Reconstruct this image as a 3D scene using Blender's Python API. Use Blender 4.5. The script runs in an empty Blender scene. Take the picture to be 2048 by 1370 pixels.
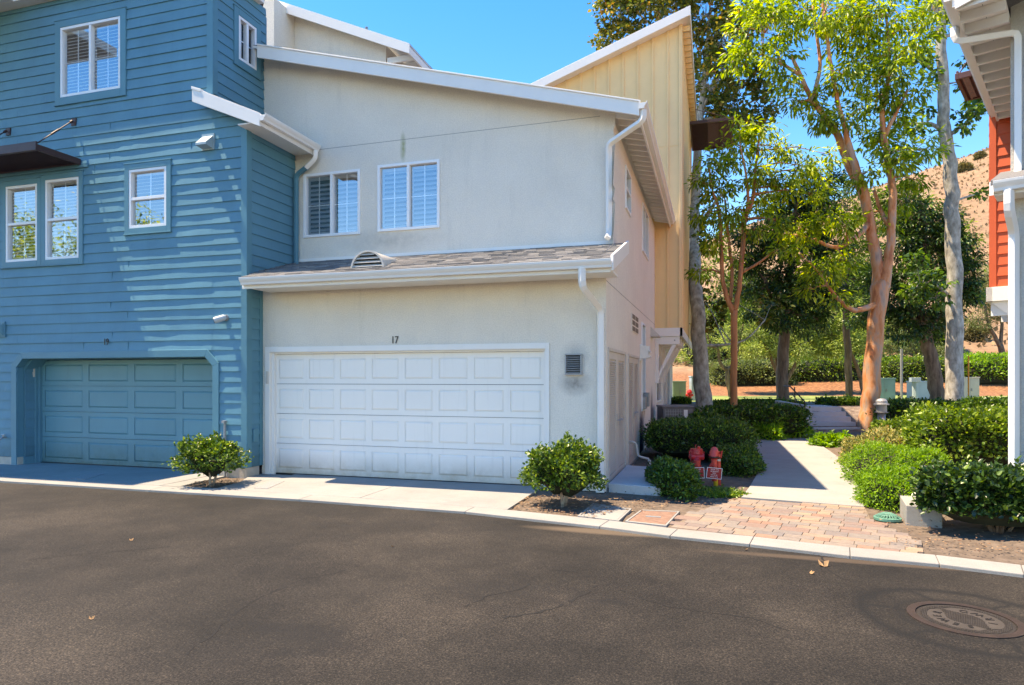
import bpy, math, random
import numpy as np
from mathutils import Vector
sc = bpy.context.scene
R = math.radians
# ---------------------------------------------------------------- camera, sky, sun
F, YH, H = 1322.0, 755.0, 1.71          # focal length in photo pixels, horizon row, eye height
AZ = R(16.9); SA, CA = math.sin(AZ), math.cos(AZ)
cam = bpy.data.cameras.new('camera'); camo = bpy.data.objects.new('camera', cam)
sc.collection.objects.link(camo); sc.camera = camo
camo.location = (0, 0, H); camo.rotation_euler = (R(90), 0, AZ)
cam.sensor_width = 36; cam.lens = 36 * F / 2048; cam.shift_y = (YH - 685) / 2048
cam.clip_end = 3000; cam.clip_start = 0.05
SUN = Vector((-0.44, -0.080, 1.0)).normalized()   # towards the sun
w = bpy.data.worlds.new('World'); sc.world = w; w.use_nodes = True
nt = w.node_tree; bg = nt.nodes['Background']; sky = nt.nodes.new('ShaderNodeTexSky')
sky.sky_type = 'NISHITA'; sky.sun_disc = False
sky.sun_elevation = math.asin(SUN.z); sky.sun_rotation = math.atan2(SUN.x, SUN.y)
sky.air_density = 1.0; sky.dust_density = 0.0; sky.ozone_density = 3.0; sky.altitude = 100
hs = nt.nodes.new('ShaderNodeHueSaturation'); hs.inputs['Saturation'].default_value = 1.4; hs.inputs['Hue'].default_value = .508
nt.links.new(sky.outputs[0], hs.inputs['Color']); nt.links.new(hs.outputs[0], bg.inputs[0]); bg.inputs[1].default_value = 0.13
sl = bpy.data.lights.new('sun', 'SUN'); sl.energy = 3.1; sl.angle = R(0.5); sl.color = (1.0, 0.95, 0.86)
so = bpy.data.objects.new('sun', sl); sc.collection.objects.link(so); so.rotation_euler = SUN.to_track_quat('Z', 'Y').to_euler()
so.location = (0, 0, 30)
vs = sc.view_settings; vs.view_transform = 'Standard'; vs.look = 'None'; vs.gamma = 1; vs.use_curve_mapping = False
vs.exposure = 1.88
vs.use_white_balance = True; vs.white_balance_temperature = 9300; vs.white_balance_tint = 14   # the camera's own white balance, set for open shade
sc.cycles.max_bounces = 8; sc.cycles.transparent_max_bounces = 12; sc.cycles.use_denoising = True
# ---------------------------------------------------------------- helpers
def ratio(px):
    u = (px - 1024) / F; k = CA + u * SA
    return (-SA + CA * u) / k, 1 / k
def YP(px, py, Y):                      # point of the vertical plane Y -> (X, z)
    r, k = ratio(px); return r * Y, H + (YH - py) * k * Y / F
def XP(px, py, X):                      # point of the vertical plane X -> (Y, z)
    r, k = ratio(px); Y = X / r; return Y, H + (YH - py) * k * Y / F
def G(px, py, z=0.0):                   # point of the level z
    d = (H - z) * F / (py - YH); u = (px - 1024) / F
    return (-SA * d + CA * u * d, CA * d + SA * u * d)
def D(px, py, d):                       # point at distance d along the view axis
    u = (px - 1024) / F
    return Vector((-SA * d + CA * u * d, CA * d + SA * u * d, H + (YH - py) * d / F))
OFF = {}
def empty(name, loc, label=None, cat=None, group=None, kind=None):
    o = bpy.data.objects.new(name, None); o.empty_display_size = 0.2; sc.collection.objects.link(o)
    o.location = loc; OFF[o.name] = Vector(loc); tag(o, label, cat, group, kind); return o
GRP = {'evergreen_tree':'dark evergreen trees beyond the steps','bushy_tree':'bushy green trees behind the evergreens','olive_tree':'olive trees on the bank','slope_bush':'bushes on the dry slope','driveway_shrub':'small shrubs between the garages','boxwood_mound':'low mounded shrubs along the path','clipped_hedge':'clipped dark hedges','laurel_hedge':'broad leaved hedges at the right','leafy_shrub':'leafy shrubs near the path','agapanthus_bed':'strappy clumps beside the steps','far_hedge':'long hedges beyond the mulch','utility_cabinet':'utility cabinets beyond the steps','plane_tree':'tall plane trees','backflow_valve':'red fire sprinkler pipes','meter_box_lid':'meter box lids at the kerb','meter_cover':'grey covers in the driveways'}
def tag(o, label=None, cat=None, group=None, kind=None):
    group = group or (GRP.get(o.name.split('.')[0]) if label else None)
    if label: o['label'] = label
    if cat: o['category'] = cat
    if group: o['group'] = group
    if kind: o['kind'] = kind
    return o
class MB:
    def __init__(s): s.v = []; s.f = []
    def add(s, vs_, fs):
        b = len(s.v); s.v += [tuple(p) for p in vs_]; s.f += [tuple(i + b for i in f) for f in fs]; return s
    def box(s, x0, x1, y0, y1, z0, z1):
        return s.add([(x0,y0,z0),(x1,y0,z0),(x1,y1,z0),(x0,y1,z0),(x0,y0,z1),(x1,y0,z1),(x1,y1,z1),(x0,y1,z1)],
                     [(0,3,2,1),(4,5,6,7),(0,1,5,4),(1,2,6,5),(2,3,7,6),(3,0,4,7)])
    def hexa(s, p):                      # 8 points bottom ring then top ring
        return s.add(p, [(0,3,2,1),(4,5,6,7),(0,1,5,4),(1,2,6,5),(2,3,7,6),(3,0,4,7)])
    def slab(s, poly, z0, z1):           # level polygon extruded
        n = len(poly); vs_ = [(p[0], p[1], z0) for p in poly] + [(p[0], p[1], z1) for p in poly]
        return s.add(vs_, [tuple(range(n))[::-1], tuple(range(n, 2*n))] + [(i, (i+1) % n, (i+1) % n + n, i + n) for i in range(n)])
    def tube(s, pts, rad, n=8, caps=True, rot=0.0, sq=None):
        pts = [Vector(p) for p in pts]
        if not hasattr(rad, '__len__'): rad = [rad] * len(pts)
        b = len(s.v); up = Vector((0, 0, 1)); prev = None
        for i, p in enumerate(pts):
            t = (pts[min(i+1, len(pts)-1)] - pts[max(i-1, 0)]).normalized()
            if prev is None: a = t.orthogonal().normalized() if abs(t.z) > .95 else t.cross(up).normalized()
            else: a = (prev - t * prev.dot(t)).normalized()
            prev = a; c = t.cross(a)
            for k in range(n):
                th = 2 * math.pi * k / n + rot
                ca_, sa_ = math.cos(th), math.sin(th)
                if sq: ca_, sa_ = ca_ * sq[0], sa_ * sq[1]
                s.v.append(tuple(p + (a * ca_ + c * sa_) * rad[i]))
        for i in range(len(pts) - 1):
            for k in range(n):
                k2 = (k + 1) % n; s.f.append((b+i*n+k, b+i*n+k2, b+(i+1)*n+k2, b+(i+1)*n+k))
        if caps: s.f.append(tuple(b + k for k in range(n))[::-1]); s.f.append(tuple(b + (len(pts)-1)*n + k for k in range(n)))
        return s
    def lathe(s, c, prof, n=20):
        b = len(s.v)
        for r, z in prof:
            for k in range(n):
                t = 2*math.pi*k/n; s.v.append((c[0]+r*math.cos(t), c[1]+r*math.sin(t), c[2]+z))
        for i in range(len(prof)-1):
            for k in range(n):
                k2 = (k+1) % n; s.f.append((b+i*n+k, b+i*n+k2, b+(i+1)*n+k2, b+(i+1)*n+k))
        s.f.append(tuple(b+k for k in range(n))[::-1]); s.f.append(tuple(b+(len(prof)-1)*n+k for k in range(n)))
        return s
    def build(s, name, m, parent=None, bevel=0, smooth=False):
        me = bpy.data.meshes.new(name); off = OFF[parent.name] if parent else Vector((0, 0, 0))
        me.from_pydata([(p[0]-off.x, p[1]-off.y, p[2]-off.z) for p in s.v], [], s.f)
        me.materials.append(m)
        if smooth: me.polygons.foreach_set('use_smooth', [True]*len(me.polygons))
        o = bpy.data.objects.new(name, me); sc.collection.objects.link(o)
        if parent: o.parent = parent
        OFF[o.name] = off
        if bevel:
            b = o.modifiers.new('bevel', 'BEVEL'); b.width = bevel; b.segments = 2; b.limit_method = 'ANGLE'; b.angle_limit = R(40)
        return o
class Fr:                                # frame of a wall: o origin, u along, w outwards, v up
    def __init__(s, o, u, w): s.o = Vector(o); s.u = Vector(u).normalized(); s.w = Vector(w).normalized(); s.z = Vector((0, 0, 1))
    def p(s, u, v, w=0): return s.o + s.u*u + s.z*v + s.w*w
def fbox(mb, fr, u0, u1, v0, v1, w0, w1):
    return mb.hexa([fr.p(u0,v0,w1),fr.p(u1,v0,w1),fr.p(u1,v0,w0),fr.p(u0,v0,w0),fr.p(u0,v1,w1),fr.p(u1,v1,w1),fr.p(u1,v1,w0),fr.p(u0,v1,w0)])
def front(Y): return Fr((0, Y, 0), (1, 0, 0), (0, -1, 0))
def side(X): return Fr((X, 0, 0), (0, 1, 0), (1, 0, 0))
rng = random.Random(4)
def wall(fr, u0, u1, v0, top, holes=(), lap=0, expo=.183, jit=0.0022, bot=None, mb=None, fine=.35):
    """surface with holes; lap > 0 gives real clapboards that lean out at their foot"""
    mb = mb or MB(); topf = top if callable(top) else (lambda u: top); botf = bot or (lambda u: v0)
    us = {u0, u1}
    for h in holes: us |= {h[0], h[1]}
    step = fine if (lap or callable(top)) else 50
    n = max(1, int((u1-u0)/step)); us |= {u0 + (u1-u0)*i/n for i in range(n+1)}
    us = sorted(x for x in us if u0-1e-6 <= x <= u1+1e-6)
    vt = max(topf(u) for u in us); rows = []
    if lap:
        k = v0
        while k < vt: rows.append((k, k+expo)); k += expo
    else: rows = [(min(v0, min(botf(u) for u in us)), vt)]
    for (ra, rb) in rows:
        cuts = sorted({ra, rb} | {z for h in holes for z in (h[2], h[3]) if ra < z < rb})
        jj = {u: rng.gauss(0, jit) for u in us}
        last = 0
        for u in us: last = last*.6 + jj[u]; jj[u] = last
        def W(u, v): return lap*(1-(v-ra)/expo) + jj[u]*(1-(v-ra)/expo) if lap else 0
        for a, b in zip(cuts, cuts[1:]):
            for ua, ub in zip(us, us[1:]):
                if ub-ua < 1e-5: continue
                um, vm = (ua+ub)/2, (a+b)/2
                if any(h[0] < um < h[1] and h[2] < vm < h[3] for h in holes): continue
                ta, tb = min(b, topf(ua)), min(b, topf(ub)); ba, bb = max(a, botf(ua)), max(a, botf(ub))
                if ta <= ba+1e-6 and tb <= bb+1e-6: continue
                ta = max(ta, ba); tb = max(tb, bb)
                mb.add([fr.p(ua,ba,W(ua,ba)), fr.p(ub,bb,W(ub,bb)), fr.p(ub,tb,W(ub,tb)), fr.p(ua,ta,W(ua,ta))], [(0,1,2,3)])
                if lap and a == ra and ba <= a+1e-6:
                    mb.add([fr.p(ua,a,-.004), fr.p(ub,a,-.004), fr.p(ub,a,W(ub,a)), fr.p(ua,a,W(ua,a))], [(0,1,2,3)])
    return mb
# ---------------------------------------------------------------- materials
MATS = {}
def nodes(name):
    m = bpy.data.materials.new(name); m.use_nodes = True; MATS[name] = m
    t = m.node_tree; return m, t, t.nodes['Principled BSDF'], t.nodes.new, t.links.new
def col(c): return (c[0], c[1], c[2], 1)
def noise(t, L, scale, detail=4, rough=.55, vec=None, w_=None):
    n = t.nodes.new('ShaderNodeTexNoise'); n.inputs['Scale'].default_value = scale; n.inputs['Detail'].default_value = detail
    n.inputs['Roughness'].default_value = rough
    if vec is not None: L(vec, n.inputs['Vector'])
    return n
def ramp(t, L, src, stops):
    r = t.nodes.new('ShaderNodeValToRGB'); e = r.color_ramp.elements
    e[0].position = stops[0][0]; e[0].color = col(stops[0][1]); e[1].position = stops[-1][0]; e[1].color = col(stops[-1][1])
    for p, c in stops[1:-1]:
        k = e.new(p); k.color = col(c)
    L(src, r.inputs[0]); return r
def mixc(t, L, f, a, b, mode='MIX'):
    m = t.nodes.new('ShaderNodeMix'); m.data_type = 'RGBA'; m.blend_type = mode
    if hasattr(f, 'links'): L(f, m.inputs[0])
    else: m.inputs[0].default_value = f
    for s, i in ((a, 6), (b, 7)):
        if hasattr(s, 'links'): L(s, m.inputs[i])
        else: m.inputs[i].default_value = col(s)
    return m.outputs[2]
def math_(t, L, op, a, b=None, clamp=False):
    m = t.nodes.new('ShaderNodeMath'); m.operation = op; m.use_clamp = clamp
    for s, i in ((a, 0), (b, 1)):
        if s is None: continue
        if hasattr(s, 'links'): L(s, m.inputs[i])
        else: m.inputs[i].default_value = s
    return m.outputs[0]
def spot(t, L, vec, c, r, soft=.6):      # a stain of its own shape: 1 inside, 0 outside
    mp = t.nodes.new('ShaderNodeVectorMath'); mp.operation = 'SUBTRACT'; L(vec, mp.inputs[0]); mp.inputs[1].default_value = c
    sc_ = t.nodes.new('ShaderNodeVectorMath'); sc_.operation = 'DIVIDE'; L(mp.outputs[0], sc_.inputs[0]); sc_.inputs[1].default_value = r
    ln = t.nodes.new('ShaderNodeVectorMath'); ln.operation = 'LENGTH'; L(sc_.outputs[0], ln.inputs[0])
    return math_(t, L, 'MULTIPLY', math_(t, L, 'SUBTRACT', 1.0, ln.outputs['Value'], True), 1/soft, True)
def paint(name, c, rough=.5, var=.06, vs_=1.5, bump=.15, bs=60, metal=0, spec=.4, dirt=0, low=0):
    m, t, P, N, L = nodes(name); tc = N('ShaderNodeTexCoord').outputs['Object']
    n = noise(t, L, vs_, 5, .6, tc)
    c2 = tuple(min(1, x*(1+var)) for x in c); c1 = tuple(x*(1-var) for x in c)
    r = ramp(t, L, n.outputs[0], [(.3, c1), (.7, c2)]); out = r.outputs[0]
    if dirt:
        g = noise(t, L, 4, 6, .7, tc); f = math_(t, L, 'MULTIPLY', math_(t, L, 'SUBTRACT', g.outputs[0], .5, True), dirt*4, True)
        out = mixc(t, L, f, out, tuple(x*.55 for x in c))
    if low:
        sx = N('ShaderNodeSeparateXYZ'); L(tc, sx.inputs[0]); g2 = noise(t, L, 3.5, 6, .75, tc)
        f = math_(t, L, 'MULTIPLY', math_(t, L, 'SUBTRACT', 1, math_(t, L, 'MULTIPLY', sx.outputs[2], 1/low), True), math_(t, L, 'MULTIPLY', g2.outputs[0], 1.6), True)
        out = mixc(t, L, f, out, (c[0]*.55, c[1]*.47, c[2]*.38))
        mp = N('ShaderNodeMapping'); mp.inputs['Scale'].default_value = (9, 9, .5); L(tc, mp.inputs[0]); g3 = noise(t, L, 1.2, 5, .7, mp.outputs[0])
        out = mixc(t, L, math_(t, L, 'MULTIPLY', math_(t, L, 'SUBTRACT', g3.outputs[0], .55, True), 1.1, True), out, tuple(x*.6 for x in c))
    L(out, P.inputs['Base Color'])
    P.inputs['Roughness'].default_value = rough; P.inputs['Metallic'].default_value = metal; P.inputs['Specular IOR Level'].default_value = spec
    if bump:
        b = N('ShaderNodeBump'); b.inputs['Strength'].default_value = bump; b.inputs['Distance'].default_value = .01
        nn = noise(t, L, bs, 4, .6, tc); L(nn.outputs[0], b.inputs['Height']); L(b.outputs[0], P.inputs['Normal'])
    return m
def stucco(name, c, spots=()):
    m, t, P, N, L = nodes(name); tc = N('ShaderNodeTexCoord').outputs['Object']
    n = noise(t, L, .9, 6, .65, tc)
    out = ramp(t, L, n.outputs[0], [(.3, tuple(x*.93 for x in c)), (.7, tuple(x*1.04 for x in c))]).outputs[0]
    mp = N('ShaderNodeMapping'); mp.inputs['Scale'].default_value = (3, 3, .35); L(tc, mp.inputs[0])
    st = noise(t, L, 1.6, 5, .7, mp.outputs[0]); f = math_(t, L, 'MULTIPLY', math_(t, L, 'SUBTRACT', st.outputs[0], .56, True), 1.6, True)
    out = mixc(t, L, f, out, tuple(x*.72 for x in c))
    gr = noise(t, L, 52, 3, .6, tc)
    out = mixc(t, L, .17, out, ramp(t, L, gr.outputs[0], [(.35, (.25,.24,.22)), (.65, (1,1,.97))]).outputs[0], 'MULTIPLY')
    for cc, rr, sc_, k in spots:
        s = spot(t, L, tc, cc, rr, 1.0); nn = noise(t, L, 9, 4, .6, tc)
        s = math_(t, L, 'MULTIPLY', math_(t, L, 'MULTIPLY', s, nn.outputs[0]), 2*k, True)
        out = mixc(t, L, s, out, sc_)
    L(out, P.inputs['Base Color']); P.inputs['Roughness'].default_value = .92; P.inputs['Specular IOR Level'].default_value = .2
    b = N('ShaderNodeBump'); b.inputs['Strength'].default_value = .75; b.inputs['Distance'].default_value = .012
    v = noise(t, L, 42, 5, .65, tc); L(v.outputs[0], b.inputs['Height']); L(b.outputs[0], P.inputs['Normal'])
    return m
M = {}
M['blue'] = paint('blue_paint', (.076, .245, .325), .6, .10, 1.2, .12, 90, dirt=.08, low=.7)
M['blue_trim'] = paint('blue_trim_paint', (.072, .24, .305), .5, .06, 2, .1, 80, dirt=.05)
M['blue_door'] = paint('blue_door_paint', (.092, .275, .325), .45, .07, 1, .05, 60, dirt=.06, low=.6)
M['white'] = paint('white_paint', (.81, .785, .745), .45, .03, 1.5, .06, 50, dirt=.05)
M['white_door'] = paint('white_door_paint', (.84, .81, .76), .4, .02, 1.0, .05, 40, dirt=.05, low=.4)
M['vinyl'] = paint('white_vinyl', (.80, .81, .82), .35, .02, 2, 0)
M['cream'] = stucco('cream_stucco', (.82, .75, .655))
M['yellow'] = paint('yellow_paint', (.86, .60, .30), .6, .05, 1.2, .12, 70, dirt=.04)
M['red'] = paint('red_paint', (.62, .105, .035), .55, .06, 1.5, .1, 80)
M['brown_metal'] = paint('brown_metal', (.075, .035, .03), .45, .12, 6, .05, 40)
M['dark'] = paint('dark_interior', (.035, .036, .04), .8, .05, 2, 0)
M['black'] = paint('black_paint', (.015, .015, .016), .4, .1, 4, 0)
M['grey_metal'] = paint('grey_metal', (.30, .31, .32), .45, .08, 8, .05, 60, metal=.3)
M['steel'] = paint('steel', (.45, .45, .46), .35, .06, 8, 0, metal=.9)
M['blinds'] = paint('blind_slats', (.52, .51, .48), .5, .03, 2, 0)
M['shutter'] = paint('shutter_louvres', (.34, .36, .39), .4, .02, 2, 0)
M['hydrant'] = paint('red_enamel', (.52, .022, .026), .32, .15, 14, .1, 60, dirt=.15)
M['hydrant_orange'] = paint('faded_red_enamel', (.68, .07, .05), .35, .12, 10, .1, 60, dirt=.1)
M['yellow_pipe'] = paint('yellow_enamel', (.75, .42, .02), .35, .1, 10, .05)
M['sign_red'] = paint('sign_red', (.40, .010, .016), .4, .05, 8, 0)
M['ac'] = paint('ac_grey', (.16, .155, .16), .5, .08, 4, .05, 40)
M['concrete_wall'] = paint('stem_wall_concrete', (.50, .43, .36), .9, .14, 5, .6, 45, dirt=.3)
M['pipe'] = paint('cream_pipe', (.58, .53, .47), .5, .06, 6, .05)
M['cab_green'] = paint('cabinet_green', (.22, .30, .20), .5, .07, 3, .05)
M['cab_teal'] = paint('cabinet_teal', (.20, .36, .36), .5, .07, 3, .05)
M['cab_blue'] = paint('cabinet_blue_grey', (.36, .45, .50), .5, .05, 3, .05)
M['cab_beige'] = paint('cabinet_beige', (.50, .44, .36), .5, .06, 3, .05)
M['drain'] = paint('green_plastic', (.10, .26, .19), .5, .1, 6, .1)
M['orange_post'] = paint('orange_plastic', (.75, .26, .03), .5, .1, 6, 0)
def glass_mat(name='window_glass', base=.32, gr=.35):
    m, t, P, N, L = nodes(name); t.nodes.remove(P); out = t.nodes['Material Output']
    g = N('ShaderNodeBsdfGlossy'); g.inputs['Roughness'].default_value = .015; g.inputs['Color'].default_value = (1,1,1,1)
    n = noise(t, L, 1.2, 2, .5, N('ShaderNodeTexCoord').outputs['Object']); b = N('ShaderNodeBump'); b.inputs['Strength'].default_value = .02
    L(n.outputs[0], b.inputs['Height']); L(b.outputs[0], g.inputs['Normal'])
    tr = N('ShaderNodeBsdfTransparent'); tr.inputs['Color'].default_value = (.90,.93,.93,1)
    fr = N('ShaderNodeLayerWeight'); fr.inputs['Blend'].default_value = .5
    f = math_(t, L, 'ADD', math_(t, L, 'MULTIPLY', math_(t, L, 'POWER', fr.outputs['Facing'], 3.0), gr), base, True)
    mx = N('ShaderNodeMixShader'); L(f, mx.inputs[0]); L(tr.outputs[0], mx.inputs[1]); L(g.outputs[0], mx.inputs[2]); L(mx.outputs[0], out.inputs[0])
    return m
M['glass'] = glass_mat(); M['dim_glass'] = glass_mat('dim_reflection_glass', .04, .12)  # side panes: reflection turned down in the material so they look dark
def concrete(name, c, spots=()):
    m, t, P, N, L = nodes(name); tc = N('ShaderNodeTexCoord').outputs['Object']
    n = noise(t, L, 1.1, 7, .7, tc); out = ramp(t, L, n.outputs[0], [(.3, tuple(x*.82 for x in c)), (.7, tuple(x*1.06 for x in c))]).outputs[0]
    g = noise(t, L, 90, 3, .6, tc); out = mixc(t, L, .25, out, ramp(t, L, g.outputs[0], [(.35, (.5,.5,.5)), (.62, (1,1,1))]).outputs[0], 'MULTIPLY')
    s = noise(t, L, 5, 6, .75, tc); f = math_(t, L, 'MULTIPLY', math_(t, L, 'SUBTRACT', s.outputs[0], .58, True), 2.4, True)
    out = mixc(t, L, f, out, tuple(x*.6 for x in c))
    for cc, rr, sc_, k in spots:
        q = math_(t, L, 'MULTIPLY', spot(t, L, tc, cc, rr, .5), k); out = mixc(t, L, q, out, sc_)
    L(out, P.inputs['Base Color']); P.inputs['Roughness'].default_value = .88; P.inputs['Specular IOR Level'].default_value = .25
    b = N('ShaderNodeBump'); b.inputs['Strength'].default_value = .35; b.inputs['Distance'].default_value = .006
    L(g.outputs[0], b.inputs['Height']); L(b.outputs[0], P.inputs['Normal']); return m
M['kerb'] = concrete('kerb_concrete', (.31, .30, .28))
M['drive'] = concrete('driveway_concrete', (.30, .295, .28))
M['path'] = concrete('path_concrete', (.33, .325, .305))
M['step'] = concrete('step_concrete', (.52, .53, .53))
MH = (1.735, 5.50)                 # manhole centre
def asphalt():
    m, t, P, N, L = nodes('asphalt'); tc = N('ShaderNodeTexCoord').outputs['Object']
    n = noise(t, L, .55, 7, .62, tc); out = ramp(t, L, n.outputs[0], [(.36, (.0115,.0100,.0085)), (.5, (.0225,.0190,.0158)), (.64, (.039,.0325,.0265))]).outputs[0]
    g = noise(t, L, 75, 3, .85, tc); sp = ramp(t, L, g.outputs[0], [(.36, (.2,.2,.2)), (.49, (.8,.8,.8)), (.59, (1.45,1.4,1.32)), (.69, (3.6,3.4,3.1))])
    out = mixc(t, L, 1.0, out, sp.outputs[0], 'MULTIPLY')
    # warm worn patches and dark oil stains
    p = noise(t, L, .8, 4, .6, tc); f = math_(t, L, 'MULTIPLY', math_(t, L, 'SUBTRACT', p.outputs[0], .55, True), 3, True)
    out = mixc(t, L, math_(t, L, 'MULTIPLY', f, .35), out, (.052, .040, .030))
    for (px, py), rr, k in (((545,1255),(.16,.13,1),.75), ((600,1270),(.65,.40,1),.75), ((1230,1205),(.22,.10,1),.75), ((1180,1200),(.45,.3,1),.5), ((1010,1180),(.8,.45,1),.5), ((450,1310),(.7,.4,1),.5), ((960,1060),(1.2,.3,1),.3), ((1450,1120),(.9,.25,1),.3), ((700,1180),(.8,.5,1),.3), ((150,1180),(.9,.4,1),.25)):
        x, y = G(px, py, -.03); q = noise(t, L, 5, 7, .72, tc)
        s = math_(t, L, 'MULTIPLY', math_(t, L, 'ADD', math_(t, L, 'SUBTRACT', spot(t, L, tc, (x, y, -.03), tuple(v*1.25 for v in rr), 1.0), .34), math_(t, L, 'MULTIPLY', math_(t, L, 'SUBTRACT', q.outputs[0], .5), 2.4)), 2.2, True)
        out = mixc(t, L, math_(t, L, 'MULTIPLY', s, k*.75, True), out, (.011,.010,.0095))
    # sandy silt along the kerb
    x, y = G(1215, 1064, -.03); s = math_(t, L, 'MULTIPLY', spot(t, L, tc, (x, y, -.03), (1.1, .16, 1), .5), .75); out = mixc(t, L, s, out, (.13,.095,.065))
    x, y = G(1700, 1122, -.03); s = math_(t, L, 'MULTIPLY', spot(t, L, tc, (x, y, -.03), (1.6, .10, 1), .5), .6); out = mixc(t, L, s, out, (.10,.07,.048))
    # tar rings around the manhole and radial joints
    sb = N('ShaderNodeVectorMath'); sb.operation = 'SUBTRACT'; L(tc, sb.inputs[0]); sb.inputs[1].default_value = (MH[0], MH[1], -.03)
    wn = noise(t, L, 3.2, 3, .6, tc); ln = N('ShaderNodeVectorMath'); ln.operation = 'LENGTH'; L(sb.outputs[0], ln.inputs[0])
    r = math_(t, L, 'ADD', ln.outputs['Value'], math_(t, L, 'MULTIPLY', math_(t, L, 'SUBTRACT', wn.outputs[0], .5), .10))
    ring = math_(t, L, 'SUBTRACT', 1, math_(t, L, 'MULTIPLY', math_(t, L, 'ABSOLUTE', math_(t, L, 'SUBTRACT', r, .66)), 11), True)
    ring2 = math_(t, L, 'MULTIPLY', math_(t, L, 'SUBTRACT', 1, math_(t, L, 'MULTIPLY', math_(t, L, 'ABSOLUTE', math_(t, L, 'SUBTRACT', r, .42)), 16), True), .6)
    sx = N('ShaderNodeSeparateXYZ'); L(sb.outputs[0], sx.inputs[0]); an = math_(t, L, 'ARCTAN2', sx.outputs[1], sx.outputs[0])
    ray = math_(t, L, 'ABSOLUTE', math_(t, L, 'SINE', math_(t, L, 'MULTIPLY', math_(t, L, 'ADD', an, math_(t, L, 'MULTIPLY', wn.outputs[0], .5)), 3)))
    ray = math_(t, L, 'SUBTRACT', 1, math_(t, L, 'MULTIPLY', ray, 3.2), True)
    ray = math_(t, L, 'MULTIPLY', ray, math_(t, L, 'LESS_THAN', r, .68))
    tar = math_(t, L, 'MAXIMUM', math_(t, L, 'MAXIMUM', ring, ring2), ray, True)
    out = mixc(t, L, math_(t, L, 'MULTIPLY', tar, .9, True), out, (.0075,.0073,.007))
    L(out, P.inputs['Base Color']); P.inputs['Roughness'].default_value = .85; P.inputs['Specular IOR Level'].default_value = .3
    b = N('ShaderNodeBump'); b.inputs['Strength'].default_value = .55; b.inputs['Distance'].default_value = .006
    L(g.outputs[0], b.inputs['Height']); L(b.outputs[0], P.inputs['Normal']); return m
M['asphalt'] = asphalt()
def shingle():
    m, t, P, N, L = nodes('asphalt_shingles'); tc = N('ShaderNodeTexCoord').outputs['Object']
    at = N('ShaderNodeNewGeometry'); r = ramp(t, L, at.outputs['Random Per Island'], [(0, (.11,.11,.112)), (.4, (.16,.158,.158)), (.75, (.205,.20,.198)), (1, (.25,.245,.24))])
    g = noise(t, L, 120, 2, .6, tc); out = mixc(t, L, .6, r.outputs[0], ramp(t, L, g.outputs[0], [(.35, (.35,.35,.35)), (.65, (1.2,1.2,1.2))]).outputs[0], 'MULTIPLY')
    L(out, P.inputs['Base Color']); P.inputs['Roughness'].default_value = .95; return m
M['shingle'] = shingle()
def island(name, stops, rough=.85, bump=.5, bs=70, gr=.4):
    m, t, P, N, L = nodes(name); tc = N('ShaderNodeTexCoord').outputs['Object']; at = N('ShaderNodeNewGeometry')
    r = ramp(t, L, at.outputs['Random Per Island'], stops); n = noise(t, L, 14, 5, .7, tc)
    out = mixc(t, L, gr, r.outputs[0], ramp(t, L, n.outputs[0], [(.3, (.5,.5,.5)), (.7, (1.3,1.25,1.2))]).outputs[0], 'MULTIPLY')
    L(out, P.inputs['Base Color']); P.inputs['Roughness'].default_value = rough
    b = N('ShaderNodeBump'); b.inputs['Strength'].default_value = bump; b.inputs['Distance'].default_value = .006
    g = noise(t, L, bs, 3, .6, tc); L(g.outputs[0], b.inputs['Height']); L(b.outputs[0], P.inputs['Normal']); return m
M['paver'] = island('clay_pavers', [(0, (.20,.175,.155)), (.25, (.25,.20,.165)), (.45, (.29,.205,.15)), (.6, (.27,.155,.11)), (.8, (.18,.16,.15)), (1, (.34,.235,.16))])
M['litter'] = island('dry_leaf_litter', [(0, (.07,.035,.02)), (.4, (.16,.08,.045)), (.7, (.26,.15,.08)), (1, (.38,.25,.14))], bump=0)
M['dead_leaf'] = island('dead_leaf', [(0, (.30,.16,.07)), (1, (.42,.25,.12))], bump=0)
def leafmat(name, stops, tcol, trans=.35, rough=.42):
    m, t, P, N, L = nodes(name); at = N('ShaderNodeNewGeometry'); out = t.nodes['Material Output']
    r = ramp(t, L, at.outputs['Random Per Island'], stops)
    tc = N('ShaderNodeTexCoord').outputs['Object']; n = noise(t, L, 1.3, 3, .6, tc)
    c = mixc(t, L, .55, r.outputs[0], ramp(t, L, n.outputs[0], [(.35, (.55,.62,.5)), (.65, (1.45,1.35,1.2))]).outputs[0], 'MULTIPLY')
    L(c, P.inputs['Base Color']); P.inputs['Roughness'].default_value = rough; P.inputs['Specular IOR Level'].default_value = .45
    tr = N('ShaderNodeBsdfTranslucent'); L(mixc(t, L, 1.0, c, tcol, 'MULTIPLY'), tr.inputs['Color'])
    mx = N('ShaderNodeMixShader'); mx.inputs[0].default_value = trans; L(P.outputs[0], mx.inputs[1]); L(tr.outputs[0], mx.inputs[2]); L(mx.outputs[0], out.inputs[0])
    return m
LF = {}
LF['gum'] = leafmat('gum_leaves', [(0, (.05,.10,.012)), (.4, (.13,.21,.02)), (.75, (.25,.36,.03)), (1, (.42,.48,.05))], (2.4,2.2,.7), .45, .38)
LF['plane'] = leafmat('plane_leaves', [(0, (.03,.06,.015)), (.45, (.08,.12,.02)), (.75, (.16,.17,.03)), (.9, (.26,.20,.04)), (1, (.30,.15,.04))], (2.0,1.8,.8), .35)
LF['plane_green'] = leafmat('plane_green_leaves', [(0, (.02,.06,.014)), (.5, (.05,.12,.02)), (1, (.14,.24,.03))], (2.4,2.2,.8), .35)
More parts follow.
